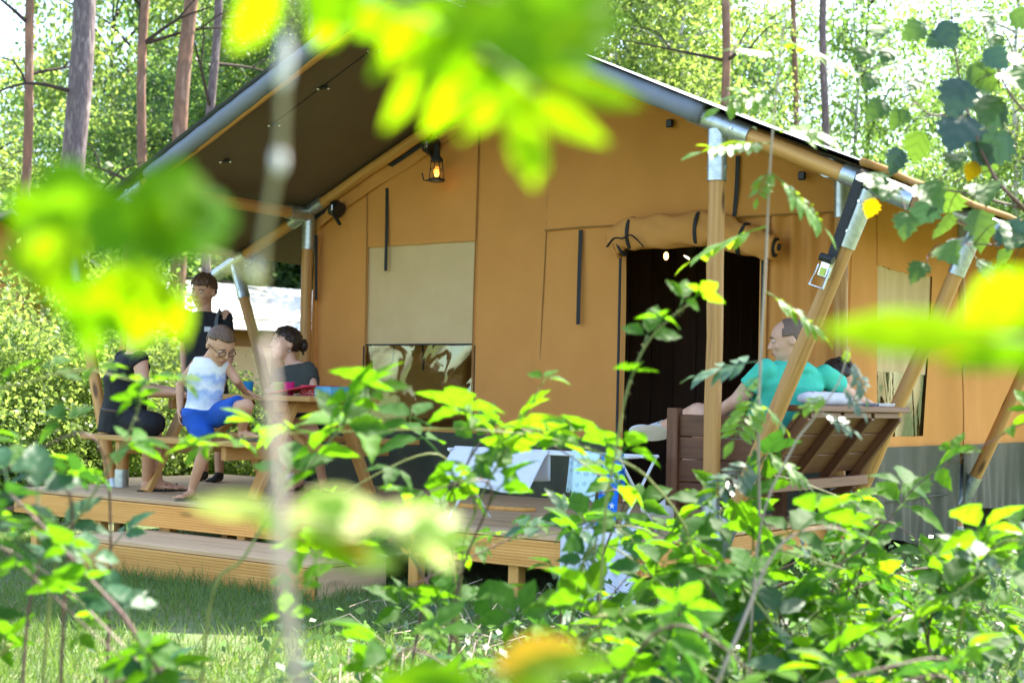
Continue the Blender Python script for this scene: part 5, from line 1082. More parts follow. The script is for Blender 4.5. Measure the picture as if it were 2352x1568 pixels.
other_tent('neighbouring tent with sun bleached pale roof behind the teenage boy', (-7.6, 19.2), (-1.7, 24.2), 2.72, 1.7, .62, PALE, BRN)
other_tent('brown neighbouring tent half hidden by shrubs at the wood edge', (px(-10, 16.2), 16.2), (px(-420, 21), 21), 3.0, 2.0, 1.0, BRN, CANVAS)

# ---------------------------------------------------------------- grass
def grass():
    rg = np.random.default_rng(5); n = 150000; x = rg.uniform(-5.2, 3.8, n); y = rg.uniform(4.6, 11.5, n)
    q = np.stack([x-LC.x, y-LC.y], 1); u = q @ np.array([G.x, G.y]); v = q @ np.array([D.x, D.y])
    under = (u > U0+.1) & (u < U1-.05) & (v > VF+.45); st = (u > S0-.01) & (u < S1+.01) & (v > SV-.01) & (v < VF)
    tent_ = (u > -.1) & (u < 4.75) & (v > -.1)
    bare = (np.sin(x*1.9+1.1)*np.sin(y*1.6+.4)+.5*np.sin(x*4.3+y*3.1)) ; keep = ~under & ~st & ~tent_ & (rg.random(n) < np.clip(1-.5*bare, .25, 1)); x, y, u, v = x[keep], y[keep], u[keep], v[keep]; n = len(x)
    near = np.exp(-np.maximum(0, np.abs(v-SV))*6)*(v < SV+.02)*(u > S0-.3)*(u < S1+.4); h = rg.uniform(.035, .085, n)*(1+1.3*near*rg.random(n)); z = np.array([gz(a, b) for a, b in zip(x, y)])
    an = rg.uniform(0, 6.28, n); wd = rg.uniform(.0025, .0045, n); ln = rg.normal(size=(n, 2))*h[:, None]*.5
    b0 = np.stack([x-np.cos(an)*wd, y-np.sin(an)*wd, z-.005], 1); b1 = np.stack([x+np.cos(an)*wd, y+np.sin(an)*wd, z-.005], 1); tp = np.stack([x+ln[:, 0], y+ln[:, 1], z+h], 1)
    V = np.stack([b0, b1, tp], 1).reshape(-1, 3).astype(np.float32); me = bpy.data.meshes.new('grass'); me.vertices.add(3*n); me.vertices.foreach_set('co', V.ravel()); me.loops.add(3*n); me.loops.foreach_set('vertex_index', np.arange(3*n, dtype=np.int32)); me.polygons.add(n); me.polygons.foreach_set('loop_start', np.arange(0, 3*n, 3, dtype=np.int32))
    a_ = me.attributes.new('rnd', 'FLOAT', 'POINT'); a_.data.foreach_set('value', np.repeat(rg.random(n), 3).astype(np.float32)); me.update(calc_edges=True)
    tag(link('lawn_grass', me, leafmat('grass blade', (.07, .165, .03), (.14, .20, .05), (.18, .30, .04), .4, .55, .3, vein=False)), 'short green lawn with dry patches around the deck', 'grass', kind='stuff')
grass()
# ---------------------------------------------------------------- plants between the camera and the tent
BR_N = leafmat('young bramble leaf', (.05, .14, .008), (.075, .17, .01), (.19, .42, .006), .60, .6, .2, spec=.2)
BR_M = leafmat('bramble leaf', (.025, .085, .010), (.04, .11, .012), (.12, .32, .005), .54, .6, .25, spec=.2)
BR_D = leafmat('old glossy bramble leaf', (.018, .065, .028), (.032, .09, .036), (.06, .20, .015), .38, .5, .25, spec=.35)
ROW = leafmat('rowan leaflet', (.08, .19, .02), (.11, .22, .025), (.27, .44, .010), .55, .42, .2)
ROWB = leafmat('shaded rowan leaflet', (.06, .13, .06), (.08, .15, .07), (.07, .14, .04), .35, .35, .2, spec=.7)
LIME = leafmat('lime backlit leaf', (.07, .17, .002), (.09, .19, .003), (.26, .46, .001), .68, .6, .12, spec=.15)  # lit tone of the near leaves, sunlight put into the colour
MIDL = leafmat('green shade tone leaf', (.045, .15, .002), (.06, .17, .003), (.17, .38, .001), .64, .6, .15, spec=.15)  # mid green tone of the near leaves, shade put into the colour
PALEL = leafmat('pale sunlit leaf', (.34, .42, .06), (.44, .5, .14), (.32, .40, .02), .4, .5, .12, spec=.4)  # whitish sun glare of the low spray put into the leaf colour
YEL = leafmat('yellowing leaf', (.36, .20, .003), (.40, .24, .004), (.55, .34, .002), .55, .6, .15, spec=.15)
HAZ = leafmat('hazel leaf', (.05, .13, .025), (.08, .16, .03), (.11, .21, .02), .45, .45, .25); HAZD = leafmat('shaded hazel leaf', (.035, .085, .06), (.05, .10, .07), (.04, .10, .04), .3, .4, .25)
ST_G = mat('green thorny stem', (.20, .24, .05), (.16, .16, .045), (30, 30, 4), .55, coord='tc'); ST_B = mat('purple brown stem', (.16, .085, .075), (.10, .05, .045), (30, 30, 4), .5, coord='tc'); ST_P = mat('pale brown bark', (.42, .33, .26), (.26, .19, .14), (40, 40, 5), .6, coord='tc')
def leaflet(mb, p, d, n, L, W, n_=5, fold=.12, curl=.12, tooth=0.0, shape=.42):
    """ovate blade from p along d, face normal n, with a folded midrib"""
    d = d.normalized(); n = (n-d*n.dot(d)).normalized(); s = d.cross(n); V = []; T = []; F = []
    for i in range(n_+1):
        t = i/n_; w = W*.5*(math.sin(math.pi*t**(math.log(.5)/math.log(shape)))**1.05 if 0 < t < 1 else 0); c = p+d*(L*t)-n*(curl*L*t*t)
        tw = w*(1+tooth*(1 if i % 2 else -1)); V += [c, c+s*tw+n*(fold*w), c-s*tw+n*(fold*w)]; T += [(0, 0, t*L*4), (tw*4, 0, t*L*4), (-tw*4, 0, t*L*4)]
    for i in range(n_):
        a = 3*i; F += [(a, a+3, a+4, a+1), (a, a+2, a+5, a+3)]
    mb.add(V, F, T)
X_, Y_, Z_ = Vector((1, 0, 0)), Vector((0, 1, 0)), Vector((0, 0, 1))
def bramble_leaf(seed, m, five=False, L=.075):
    """leaf along +Y, face up, stalk included"""
    rn = random.Random(seed); mb = MB(); e = .05; j = Vector((0, e, .006)); mb.tube([(0, 0, 0), (0, e*.5, .004), j], .0017, 5)
    def rot(a): return Vector((math.sin(a), math.cos(a), 0))
    def one(a, l, w, dz): dd = rot(a)+Vector((0, 0, dz)); mb.tube([j, j+dd*.014], .0012, 4, False); leaflet(mb, j+dd*.012, dd, Z_+X_*rn.uniform(-.3, .3)+Y_*rn.uniform(-.2, .2), l, w, 7, rn.uniform(.15, .5), rn.uniform(.05, .42), .12)
    one(rn.uniform(-.1, .1), L*1.22, L*.64, rn.uniform(-.2, .15))
    for s in (-1, 1):
        one(s*rn.uniform(1.0, 1.25), L*1.0, L*.50, rn.uniform(-.3, .15))
        if five: one(s*rn.uniform(1.9, 2.2), L*.7, L*.32, rn.uniform(-.3, 0))
    me = mb.mesh('leaf', smooth=True); me.materials.append(m); return me
BL = {k: [bramble_leaf(10*i+j, m, j % 3 == 2) for j in range(5)] for i, (k, m) in enumerate((('N', BR_N), ('M', BR_M), ('D', BR_D)))}
def pinnate(seed, m, L=.17, pairs=6, l=.058, w=.024, droop=.18):
    rn = random.Random(seed); mb = MB(); pts = [Vector((0, L*i/8, -droop*L*(i/8)**2)) for i in range(9)]; mb.tube(pts, [.0016]*8+[.0008], 5)
    for k in range(pairs):
        t = .22+.72*k/pairs; p = Vector((0, L*t, -droop*L*t*t)); ll = l*(.8+.4*math.sin(math.pi*(k+1)/(pairs+1)))
        for s in (-1, 1): leaflet(mb, p, Vector((s, .55+rn.uniform(-.1, .15), rn.uniform(-.45, .1))), Z_+X_*(s*rn.uniform(-.1, .5)), ll, w*rn.uniform(.9, 1.15), 5, .2, .15, .05, .5)
    leaflet(mb, pts[-1], Vector((rn.uniform(-.2, .2), 1, -.3)), Z_, l, w, 5, .2, .15, .05, .5); me = mb.mesh('leaf', smooth=True); me.materials.append(m); return me
PN = [pinnate(100+i, ROW) for i in range(3)]; PNB = [pinnate(120+i, ROWB) for i in range(2)]
def put(me, parent, base, p, d, n, s, name='leaf'):
    d = Vector(d).normalized(); n = Vector(n); n = (n-d*n.dot(d)).normalized(); x = d.cross(n)
    o = bpy.data.objects.new(name, me); COL.objects.link(o); o.parent = parent
    q = Vector(p)-Vector(base); o.matrix_local = Matrix(((x.x*s, d.x*s, n.x*s, q.x), (x.y*s, d.y*s, n.y*s, q.y), (x.z*s, d.z*s, n.z*s, q.z), (0, 0, 0, 1))); return o
def rooted(pts):
    """prepend a root on the ground below the first point"""
    p = Vector(pts[0]); d = Vector(pts[0])-Vector(pts[1]); g = Vector((p.x+d.x*.3, p.y+d.y*.3, 0)); g.z = gz(g.x, g.y)-.02; return [g]+[Vector(q) for q in pts] if p.z > g.z+.05 else [Vector(q) for q in pts]
def cane(pts, label, seed, group=None, kinds='NNMMD', nl=12, s=1.0, r=.0045, t0=.25, stem=None, name='bramble_cane', step_up=.55):
    rn = random.Random(seed); P = bez(rooted(pts), 30); base = P[0]; e = thing(name, label, 'bramble', tuple(base), group, True)
    mb = MB().tube([p-base for p in P], [r*(1-.72*i/30) for i in range(31)], 7)
    for k in range(26):
        i = rn.randint(3, 28); x, y, z = frame(P[i+1]-P[i]); a = rn.uniform(0, 6.28); q = P[i]-base; o = x*math.cos(a)+y*math.sin(a); mb.tube([q, q+o*(r*2.6)-z*.002], [.0016, .0002], 4, False)
    link('stem', mb.mesh('stem', smooth=True), stem or (ST_B if rn.random() < .45 else ST_G), e)
    nl = max(4, int(nl*.62))
    for k in range(nl):
        t = t0+(1-t0)*(k+rn.uniform(-.3, .3))/max(1, nl-1); t = min(1, max(t0*.8, t)); i = min(29, int(t*30)); p = lerp(P[i], P[i+1], t*30-i) if i < 30 else P[30]
        x, y, z = frame(P[min(i+1, 30)]-P[max(i-1, 0)]); sd = x*(1 if k % 2 else -1); d = sd*rn.uniform(.5, 1)+z*rn.uniform(.1, .9)+Z_*rn.uniform(0, step_up)+Vector((rn.uniform(-.3, .3), rn.uniform(-.3, .3), 0))
        kd = kinds[min(len(kinds)-1, int((1-t)*len(kinds)+rn.uniform(-.8, .8)))] if rn.random() < .75 else rn.choice(kinds)
        n = Z_+Vector((rn.uniform(-.7, .7), rn.uniform(-.9, .5), 0)); put(rn.choice(BL[kd if kd in BL else 'M']), e, base, p, d, n, 1.6*s*rn.uniform(.7, 1.15)*(1-.35*max(0, t-.75)*4*.6))
    return e
def pp(*a): return [at(x, y, t) for x, y, t in a]
# canes that stand out
cane(pp((1385, 1250, 3.6), (1412, 1050, 3.6), (1440, 900, 3.6), (1482, 795, 3.6), (1540, 730, 3.6), (1580, 700, 3.6)), 'thorny green shoot standing up against the tent doorway', 1, kinds='NM', nl=9, s=.62, t0=.50, stem=ST_G)
cane(pp((1600, 1300, 4.0), (1500, 1110, 3.9), (1390, 1045, 3.8), (1250, 1005, 3.8), (1060, 985, 3.7), (830, 990, 3.7), (600, 1000, 3.7), (440, 1035, 3.6)), 'long bramble cane arching level across the deck view', 2, kinds='NMNM', nl=26, s=.95, t0=.30)
cane(pp((-200, 1150, 3.3), (-60, 930, 3.3), (60, 880, 3.3), (190, 850, 3.35), (300, 872, 3.4), (405, 880, 3.4)), 'thorny cane reaching in front of the person in black', 3, kinds='NMM', nl=10, s=.62, t0=.45, stem=ST_G)
cane(pp((400, 1650, 3.0), (300, 1440, 3.0), (215, 1340, 3.0), (150, 1265, 3.0), (95, 1205, 3.0), (20, 1130, 3.0)), 'stout purple brown cane rising before the sunny lawn', 4, kinds='DMD', nl=15, s=.92, r=.0068, t0=.35, stem=ST_B)
cane(pp((440, 1720, 3.3), (350, 1560, 3.2), (270, 1470, 3.2), (150, 1350, 3.2), (60, 1285, 3.2), (-30, 1240, 3.2)), 'straw coloured cane slanting parallel to the stout brown one', 5, kinds='MDM', nl=13, s=.85, t0=.3, stem=ST_P)
cane(pp((570, 1680, 3.2), (600, 1550, 3.2), (655, 1440, 3.2), (700, 1350, 3.2), (750, 1292, 3.2), (790, 1268, 3.2)), 'green forked cane before the end of the step', 6, kinds='NM', nl=9, s=.7, t0=.45, stem=ST_G)
cane(pp((1120, 1640, 4.0), (1060, 1500, 4.0), (1010, 1400, 4.0), (965, 1310, 4.0), (930, 1240, 4.0), (900, 1200, 4.0)), 'bramble cane with grey leaves before the dark gap under the deck', 7, kinds='DM', nl=10, s=.9, t0=.4, stem=ST_B)
cane(pp((1600, 1700, 3.3), (1660, 1540, 3.3), (1710, 1420, 3.35), (1755, 1310, 3.4), (1800, 1245, 3.4), (1860, 1215, 3.4), (1930, 1215, 3.4), (1960, 1235, 3.4)), 'bare reddish cane bent into an arch', 8, kinds='MD', nl=7, s=.8, r=.006, t0=.2, stem=ST_P)
cane(pp((1980, 1640, 3.7), (2030, 1500, 3.7), (2146, 1400, 3.7), (2240, 1330, 3.7), (2380, 1250, 3.7)), 'dark cane slanting up over the pale undergrowth', 9, kinds='DMN', nl=13, s=.85, t0=.25)
cane(pp((1780, 1500, 4.2), (1880, 1340, 4.2), (2000, 1240, 4.2), (2110, 1110, 4.2), (2220, 1045, 4.2), (2370, 960, 4.2)), 'thorny cane climbing before the tent side skirt', 10, kinds='NM', nl=14, s=.8, t0=.3, stem=ST_B)
cane(pp((1060, 1300, 4.0), (1090, 1180, 4.0), (1130, 1090, 4.0), (1190, 985, 4.0), (1240, 890, 4.0)), 'upright bramble shoot with bright leaves before the canvas wall', 11, kinds='NNM', nl=10, s=.85, t0=.4, stem=ST_G)
cane(pp((480, 1400, 3.3), (560, 1280, 3.3), (640, 1150, 3.35), (720, 1060, 3.4), (800, 960, 3.4), (840, 920, 3.4)), 'bramble shoot in front of the picnic table legs', 12, kinds='NMM', nl=12, s=.85, t0=.45, stem=ST_G)
cane(pp((120, 1330, 3.4), (200, 1160, 3.4), (270, 1040, 3.4), (310, 960, 3.4), (330, 900, 3.4)), 'leafy bramble shoot before the near bench end', 13, kinds='NMD', nl=8, s=.6, t0=.45, stem=ST_G)
# the thicket: arching canes of no particular shape
RB = random.Random(88); count = 0
def thicket(n, x0, x1, t0, t1, ytip, lab, grp, kinds='NMMD', nl=(11, 17), s=.85):
    global count
    for k in range(n):
        t = RB.uniform(t0, t1); x = RB.uniform(x0, x1); tip = at(x+RB.uniform(-150, 150), RB.uniform(*ytip), t); X = px(x, t); g = Vector((X+RB.uniform(-.3, .3), t+RB.uniform(-.1, .3), 0)); g.z = gz(g.x, g.y)-.02
        dx = RB.choice((-1, 1))*RB.uniform(.15, .5); m1 = Vector((g.x*.6+tip.x*.4, g.y, max(.12, tip.z*.65))); end = tip+Vector((dx, RB.uniform(-.25, .1), -RB.uniform(.05, .3)))
        end.z = max(end.z, gz(end.x, end.y)+.06); count += 1; cane([g, m1, tip, end], lab, 1000+count, grp, kinds, RB.randint(*nl), s*RB.uniform(.85, 1.2), .0056, .18)
def lt(where): return 'arching bramble cane with three part leaves '+where, 'bramble canes '+where
thicket(11, 1150, 1800, 3.6, 5.0, (1090, 1350), *lt('growing before the drying rack and deck edge'), 'NMMD'); thicket(12, 1500, 2400, 3.4, 5.0, (1240, 1430), *lt('massed before the bench and tent skirt'), 'NMMD')
thicket(13, 1100, 2400, 3.0, 4.4, (1350, 1560), *lt('low over the pale litter of the thicket'), 'NMMD'); thicket(6, 0, 1050, 3.0, 3.9, (1400, 1560), *lt('scattered low before the lawn'), 'MD', (8, 12)); thicket(4, -50, 250, 3.0, 3.6, (1000, 1250), *lt('rising before the deck corner and shrubs'), 'MDN', (8, 12))
thicket(3, 760, 1250, 3.7, 4.4, (960, 1180), *lt('rising before the gable wall and its window'), 'NMM', (10, 14)); thicket(3, 1700, 2250, 4.2, 5.4, (1120, 1260), *lt('nearest to the galvanised strut feet'), 'NM', (8, 12))
# low ground cover under the thicket
rg = np.random.default_rng(31); n = 26000; X = rg.uniform(-1.6, 4.2, n); Yy = rg.uniform(3.6, 7.4, n); dens = np.clip((X+1.0)/2.0, .05, 1)*np.clip((7.6-Yy-.25*np.maximum(0, 1-X))/1.2, 0, 1); kp = rg.random(n) < dens; X, Yy = X[kp], Yy[kp]
Zz = np.array([gz(a, b) for a, b in zip(X, Yy)])+rg.random(len(X))**1.6*(.16+.22*np.clip(X/2, 0, 1)); me = leafcards('ground_cover', np.stack([X, Yy, Zz], 1), rg.uniform(.025, .06, len(X)), FO_C, .5, .32, .1, rg)  # dark leaf colour stands in for the deep shade between the canes
tag(link('ground_cover', me), 'low tangled ground cover of small leaves under the brambles', 'ground cover', kind='stuff')
mb = MB(); rn = random.Random(6)
for k in range(420):
    x, y = rn.uniform(-.6, 4.0), rn.uniform(3.7, 7.2); p = Vector((x, y, gz(x, y))); a = rn.uniform(0, 6.28); L = rn.uniform(.15, .5); mb.tube([p, p+Vector((math.cos(a)*L*.5, math.sin(a)*L*.5, rn.uniform(.03, .2))), p+Vector((math.cos(a)*L, math.sin(a)*L, rn.uniform(.0, .25)))], [.0028, .0022, .001], 4, False)
tag(link('dry_stems', mb.mesh('dry_stems'), ST_P), 'tangle of dry pale stems under the bramble thicket', 'dry stems', kind='stuff')

# ---------------------------------------------------------------- rowan sapling before the doorway
t = 4.2; P = bez(pp((1745, 1500, t), (1745, 1250, t), (1742, 1000, t), (1745, 860, t), (1756, 680, t), (1764, 480, t), (1772, 330, t), (1785, 200, t), (1800, 60, t), (1815, -60, t)), 40); P = bez(rooted(P[::5]), 40); base = P[0]
sp_ = thing('rowan_sapling', 'slender rowan sapling with feathered leaves before the tent doorway', 'sapling', tuple(base), None, True)
link('stem', MB().tube([p-base for p in P], [.0055*(1-.6*i/40) for i in range(41)], 8).mesh('stem', smooth=True), ST_P, sp_)
rn = random.Random(3)
for x0, y0, x1, y1, kb, s in ((1773, 330, 1630, 335, 0, 1), (1775, 300, 1905, 300, 0, 1.05), (1785, 205, 1665, 235, 0, .95), (1793, 130, 1690, 110, 0, .9), (1797, 95, 1915, 130, 0, 1), (1768, 395, 1880, 490, 0, 1.15), (1766, 390, 1730, 470, 0, .7), (1762, 520, 1612, 572, 0, 1.1), (1754, 668, 1880, 745, 0, 1.05), (1747, 830, 1608, 850, 1, 1.05), (1746, 905, 1690, 1000, 0, .95), (1745, 925, 1815, 985, 0, .85), (1746, 860, 1690, 915, 1, .7), (1745, 1030, 1850, 1100, 0, 1), (1745, 1060, 1650, 1120, 1, 1), (1806, 20, 1720, -20, 0, .9), (1745, 1000, 1700, 1010, 0, .7)):
    p, q = at(x0, y0, t), at(x1, y1, t+rn.uniform(-.12, .12)); put(rn.choice(PNB if kb else PN), sp_, base, p, (q-p)+Z_*.02, Z_*.9+Vector((rn.uniform(-.3, .4), -.45, 0)), (q-p).length/.16*s)
# second slender shoot with pale leaves in front of the bench
P = bez(rooted(pp((1740, 1250, 4.0), (1815, 1040, 4.0), (1870, 960, 4.0), (1925, 880, 4.0), (1950, 800, 4.0))), 20); base = P[0]
s2 = thing('rowan_shoot', 'thin pale rowan shoot leaning before the plank bench', 'sapling', tuple(base), None, True); link('stem', MB().tube([p-base for p in P], [.0045*(1-.6*i/20) for i in range(21)], 6).mesh('stem', smooth=True), ST_P, s2)
for x0, y0, x1, y1, s in ((1925, 880, 1990, 935, .7), (1948, 800, 1940, 830, .4), (1880, 945, 1965, 975, .65), (1905, 905, 1835, 935, .55), (1950, 820, 2000, 900, .75)):
    p, q = at(x0, y0, 4.0), at(x1, y1, 4.0); put(PNB[0] if s > .6 else PN[0], s2, base, p, q-p, Z_*.8+Vector((0, -.5, 0)), (q-p).length/.2*(1+.3*s))

# ---------------------------------------------------------------- hazel branches reaching in from the right
def hazel_leaf(seed, m):
    rn = random.Random(seed); mb = MB(); mb.tube([(0, 0, 0), (0, .015, 0)], .0013, 5); leaflet(mb, Vector((0, .012, 0)), Y_, Z_, .108, .092, 11, rn.uniform(.1, .35), rn.uniform(.1, .4), .17, .42); me = mb.mesh('leaf', smooth=True); me.materials.append(m); return me
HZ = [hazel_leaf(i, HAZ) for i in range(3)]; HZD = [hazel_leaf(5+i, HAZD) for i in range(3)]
t = 4.6; root = Vector((px(2620, t), t+.1, 0)); root.z = gz(root.x, root.y)-.02
hz = thing('hazel_bush', 'hazel bush with broad toothed leaves overhanging the tent side', 'bush', tuple(root), None, True)
hb = lambda pts, r: link('branch', MB().tube([p-root for p in bez(pts, 16)], [r*(1-.8*i/16) for i in range(17)], 7).mesh('branch', smooth=True), ST_B, hz)
br1 = [root, at(2600, 900, t), at(2480, 620, t), at(2352, 480, t), at(2280, 400, t), at(2220, 250, t), at(2190, 90, t), at(2185, -40, t)]; br2 = [at(2480, 620, t), at(2400, 330, t), at(2310, 200, t), at(2260, 60, t), at(2230, -60, t)]; br3 = [at(2352, 480, t), at(2200, 440, t), at(2080, 430, t), at(1970, 400, t)]; br4 = [at(2480, 620, t), at(2400, 520, t), at(2300, 560, t), at(2200, 560, t), at(2130, 590, t)]
br5 = [at(2220, 250, t), at(2130, 260, t), at(2060, 160, t), at(2030, 40, t)]; 
for b, r in ((br1, .011), (br2, .006), (br3, .005), (br4, .005), (br5, .004)): hb(b, r)
rn = random.Random(9); allb = [bez(b, 30) for b in (br1[3:], br2[1:], br3, br4[1:], br5)]
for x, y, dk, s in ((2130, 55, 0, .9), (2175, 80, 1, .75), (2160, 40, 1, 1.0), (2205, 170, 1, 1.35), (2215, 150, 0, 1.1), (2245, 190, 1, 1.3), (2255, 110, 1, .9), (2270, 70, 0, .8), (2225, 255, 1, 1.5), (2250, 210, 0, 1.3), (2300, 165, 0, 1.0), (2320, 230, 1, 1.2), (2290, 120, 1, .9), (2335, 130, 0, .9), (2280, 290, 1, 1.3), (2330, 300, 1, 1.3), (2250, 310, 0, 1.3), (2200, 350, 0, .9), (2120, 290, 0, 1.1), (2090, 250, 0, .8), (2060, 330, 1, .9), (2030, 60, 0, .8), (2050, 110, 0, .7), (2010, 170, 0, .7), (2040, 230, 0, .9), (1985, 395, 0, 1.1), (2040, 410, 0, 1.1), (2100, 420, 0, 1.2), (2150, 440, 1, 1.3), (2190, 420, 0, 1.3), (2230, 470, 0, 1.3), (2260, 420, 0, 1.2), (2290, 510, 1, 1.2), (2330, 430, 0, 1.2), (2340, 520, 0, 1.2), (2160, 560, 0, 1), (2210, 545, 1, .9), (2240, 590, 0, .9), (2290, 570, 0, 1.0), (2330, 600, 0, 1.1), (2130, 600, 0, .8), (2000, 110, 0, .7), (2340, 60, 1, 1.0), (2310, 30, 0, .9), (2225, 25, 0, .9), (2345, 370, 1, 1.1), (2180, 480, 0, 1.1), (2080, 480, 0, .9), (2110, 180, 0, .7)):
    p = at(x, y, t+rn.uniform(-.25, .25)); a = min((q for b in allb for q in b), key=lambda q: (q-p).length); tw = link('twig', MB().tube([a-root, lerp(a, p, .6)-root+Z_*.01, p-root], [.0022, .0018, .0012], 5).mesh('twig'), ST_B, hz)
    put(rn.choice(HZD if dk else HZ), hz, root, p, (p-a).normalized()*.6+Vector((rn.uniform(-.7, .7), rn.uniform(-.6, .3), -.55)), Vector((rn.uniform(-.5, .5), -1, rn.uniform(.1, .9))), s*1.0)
for x, y in ((2242, 365), (2010, 450)):
    lm = hazel_leaf(40, YEL); p = at(x, y, t); put(lm, hz, root, p, Vector((-.3, 0, -1)), Vector((0, -1, .3)), .62)

# ---------------------------------------------------------------- shoots close to the lens
def blade(parent, base, x0, y0, x1, y1, wpx, t, m, tilt=0.0, dt=0.0, flat=0.0):
    p, q = at(x0, y0, t), at(x1, y1, t+dt); mb = MB(); L = (q-p).length; n = -ray((x0+x1)/2, (y0+y1)/2).normalized()*(1-flat)+Z_*(.35+flat)+_r*tilt; leaflet(mb, p-base, q-p, n, L, wpx/FPX*t, 8, .15, .10, .03, .48); return link('leaf', mb.mesh('leaf', smooth=True), m, parent)
def twig(parent, base, pts, r=.002, m=None): return link('twig', MB().tube([p-base for p in bez(pts, 12)], [r*(1-.5*i/12) for i in range(13)], 7).mesh('twig', smooth=True), m or ST_G, parent)
t = .98; P = bez(rooted(pp((700, 1900, t), (682, 1560, t), (652, 1330, t), (640, 1120, t), (618, 860, t), (597, 640, t), (622, 460, t), (645, 330, t), (655, 150, t), (690, -30, t), (760, -160, t))), 60); base = P[0]
sh_ = thing('rowan_shoot', 'pale stemmed shoot with large lime leaves standing upright before the porch', 'sapling', tuple(base), None, True)
rad = []
for i, p in enumerate(P): hi = max(0, min(1, (900-(784-((p-CAM).dot(_u)/(p-CAM).dot(_f))*FPX))/250)); rad.append(.0042-.0021*hi+.0022*max(0, 1-abs((p-at(640, 370, t)).length)/.012)+.002*max(0, 1-abs((p-at(590, 628, t)).length)/.012))
low = [i for i, p in enumerate(P) if (784-((p-CAM).dot(_u)/(p-CAM).dot(_f))*FPX) > 760]; k_ = max(low)
link('stem', MB().tube([p-base for p in P[:k_+1]], rad[:k_+1], 10).mesh('stem', smooth=True), mat('pale node bark', (.60, .46, .40), (.46, .34, .28), (50, 50, 8), .4, coord='tc', c3=(.68, .56, .50)), sh_)
link('stem', MB().tube([p-base for p in P[k_:]], rad[k_:], 10).mesh('stem', smooth=True), mat('olive young bark', (.30, .26, .11), (.22, .19, .08), (50, 50, 8), .4, coord='tc'), sh_)
for x, y, h_ in ((641, 370, .012), (588, 628, .011), (655, 130, .022), (650, 170, .014)): link('node', MB().ball(at(x, y, t)-base, (.0046, .0046, h_*.8), 10, 8).mesh('node', smooth=True), mat('white node highlight', (.75, .70, .68)), sh_)  # node bulges, their white painting in the bright highlights along the stem
tL = .86                                                   # left spray
twig(sh_, base, [at(600, 640, t), at(480, 590, .9), at(330, 570, tL), at(160, 540, tL), at(40, 560, tL)])
for a in ((250, 470, 20, 520, 130, MIDL), (320, 560, 440, 360, 170, MIDL), (400, 520, 470, 400, 120, LIME), (230, 520, 60, 470, 110, LIME), (200, 560, 10, 620, 120, LIME), (330, 575, 300, 810, 190, MIDL), (370, 620, 415, 800, 90, LIME), (160, 590, 205, 850, 105, MIDL), (100, 580, 160, 690, 130, LIME), (430, 590, 490, 520, 130, MIDL), (250, 600, 230, 720, 150, LIME), (310, 600, 350, 740, 100, LIME), (70, 430, 250, 420, 130, MIDL), (480, 560, 500, 430, 110, MIDL), (140, 500, 300, 440, 110, MIDL), (180, 480, 340, 560, 170, MIDL), (270, 600, 370, 690, 150, MIDL), (60, 500, 220, 600, 150, MIDL), (340, 480, 480, 580, 180, MIDL), (250, 560, 420, 520, 160, MIDL), (230, 640, 250, 790, 150, MIDL), (290, 640, 335, 780, 110, LIME), (20, 440, 130, 540, 120, MIDL), (0, 560, 120, 640, 110, LIME)): blade(sh_, base, *a[:5], tL+random.Random(a[0]).uniform(-.05, .05), a[5], random.Random(a[1]).uniform(-.5, .5), .02)
tT = .88                                                   # top spray
twig(sh_, base, [at(690, -30, t), at(850, 10, .92), at(1000, 60, tT), at(1150, 150, tT), at(1240, 220, tT)]); twig(sh_, base, [at(850, 10, .92), at(1050, -20, tT), at(1300, 30, tT)])
for a in ((650, -40, 522, 118, 95, LIME), (800, 20, 712, 118, 70, LIME), (890, 5, 812, 85, 75, MIDL), (915, 30, 892, 175, 58, LIME), (920, 80, 840, 190, 40, LIME), (1040, 90, 866, 298, 74, LIME), (1100, 140, 970, 312, 76, LIME), (1210, 180, 1042, 318, 68, LIME), (1180, 220, 1236, 440, 92, LIME), (1190, 215, 1408, 334, 66, LIME), (1220, 175, 1492, 236, 74, LIME), (1140, 160, 1430, 10, 180, MIDL), (1050, 130, 1190, -60, 160, MIDL), (900, -20, 1010, 160, 150, MIDL), (1090, -20, 1062, 90, 85, YEL), (1250, 120, 1440, 40, 110, LIME), (960, 60, 1080, 190, 120, MIDL), (740, -30, 860, 60, 110, MIDL), (1130, 110, 1330, 180, 130, MIDL), (1000, 30, 880, 130, 90, LIME), (1120, 200, 1010, 230, 70, MIDL), (1180, 20, 1400, -40, 150, MIDL), (1060, 60, 1290, 90, 170, MIDL), (930, 10, 1090, 60, 120, MIDL), (1200, 130, 1380, 130, 120, MIDL), (560, -60, 640, 60, 110, MIDL), (700, -40, 780, 70, 100, MIDL), (1240, 60, 1420, -30, 120, LIME), (1080, 150, 1240, 300, 110, MIDL), (1100, 90, 960, 150, 90, LIME), (1185, 300, 1260, 400, 80, LIME)): blade(sh_, base, *a[:5], tT+random.Random(a[0]).uniform(-.05, .05), a[5], random.Random(a[1]).uniform(-.5, .5), .02)
tB = 1.0                                                   # low spray
twig(sh_, base, [at(645, 1200, t), at(760, 1205, tB), at(900, 1230, tB), at(1040, 1260, tB)]); twig(sh_, base, [at(645, 1180, t), at(560, 1160, tB), at(450, 1140, tB)])
for a in ((640, 1180, 425, 1138, 80, PALEL), (650, 1195, 900, 1160, 150, PALEL), (700, 1150, 880, 1215, 110, LIME), (930, 1210, 1090, 1230, 90, LIME), (660, 1240, 930, 1285, 95, LIME), (820, 1200, 1075, 1175, 90, PALEL), (760, 1230, 870, 1275, 60, YEL), (900, 1245, 1060, 1290, 70, PALEL), (560, 1160, 700, 1240, 80, LIME)): blade(sh_, base, *a[:5], tB, a[5], .1, .03, .25)
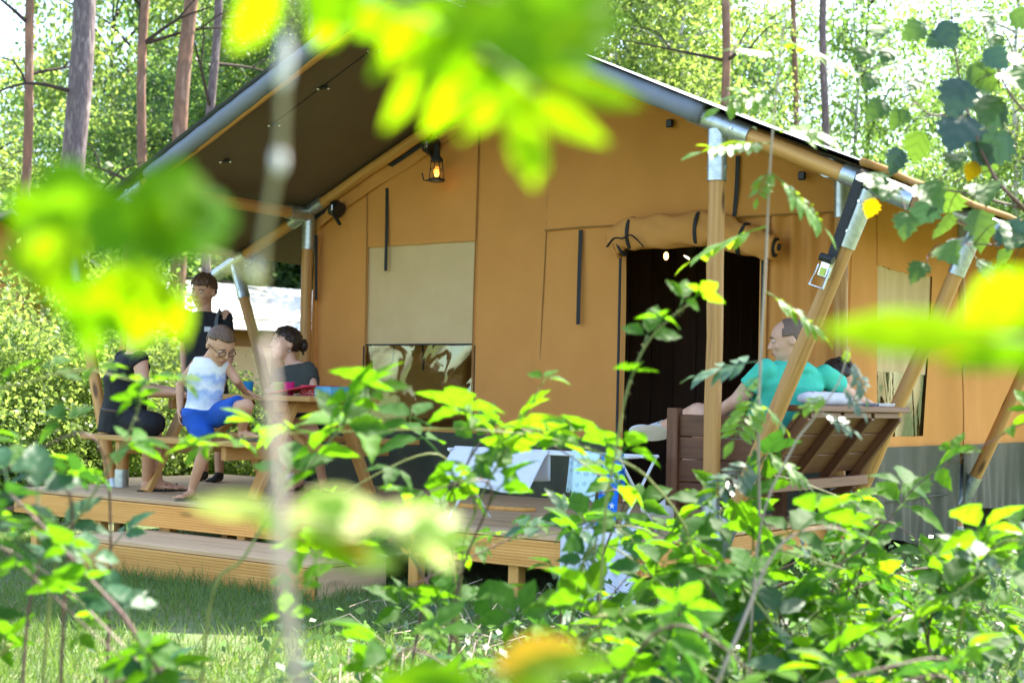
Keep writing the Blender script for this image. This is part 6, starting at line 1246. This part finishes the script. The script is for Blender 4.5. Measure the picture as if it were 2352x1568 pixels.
P = bez(rooted(pp((1560, 1900, t), (1530, 500, 1.05), (1540, 200, 1.05), (1530, -40, 1.05))), 20)
# right spray from a shoot outside the frame
tR = .92; root = at(2560, 1500, tR); root.z = gz(root.x, root.y)-.02
rs_ = thing('rowan_shoot', 'shoot with broad glowing yellow green leaves hanging before the tent side wall', 'sapling', tuple(root), None, True)
link('stem', MB().tube([p-root for p in bez([root, at(2540, 1300, tR), at(2480, 900, tR), at(2440, 740, tR), at(2420, 560, tR)], 20)], [.005*(1-.6*i/20) for i in range(21)], 8).mesh('stem', smooth=True), ST_G, rs_); twig(rs_, root, [at(2480, 900, tR), at(2400, 800, tR), at(2330, 780, tR), at(2250, 780, tR)])
for a in ((2300, 785, 1868, 742, 120, LIME), (2420, 640, 2190, 740, 150, LIME), (2440, 760, 2230, 700, 160, LIME), (2400, 800, 2330, 660, 120, MIDL), (2420, 800, 2150, 835, 70, MIDL), (2440, 850, 2300, 800, 90, MIDL), (2300, 780, 2120, 810, 60, YEL)): blade(rs_, root, *a[:5], tR+random.Random(a[0]+a[1]).uniform(-.04, .04), a[5], .2, .03)
# low plant at the bottom edge
tD = 1.05; root = at(1180, 2200, tD); root.z = gz(root.x, root.y)-.02
lp_ = thing('rowan_shoot', 'low shoot with orange yellow autumn leaf before the lawn', 'sapling', tuple(root), None, True)
link('stem', MB().tube([p-root for p in bez([root, at(1170, 1900, tD), at(1150, 1640, tD), at(1140, 1530, tD)], 14)], [.004*(1-.6*i/14) for i in range(15)], 8).mesh('stem', smooth=True), ST_G, lp_); twig(lp_, root, [at(1150, 1640, tD), at(1040, 1600, tD), at(960, 1590, tD)])
for a in ((1130, 1535, 1345, 1470, 105, YEL), (1150, 1545, 1440, 1500, 70, LIME), (1130, 1560, 820, 1555, 80, MIDL), (1060, 1600, 950, 1520, 80, MIDL), (1150, 1560, 1300, 1580, 80, LIME), (960, 1590, 840, 1620, 80, LIME)): blade(lp_, root, *a[:5], tD, a[5], .1, .04)
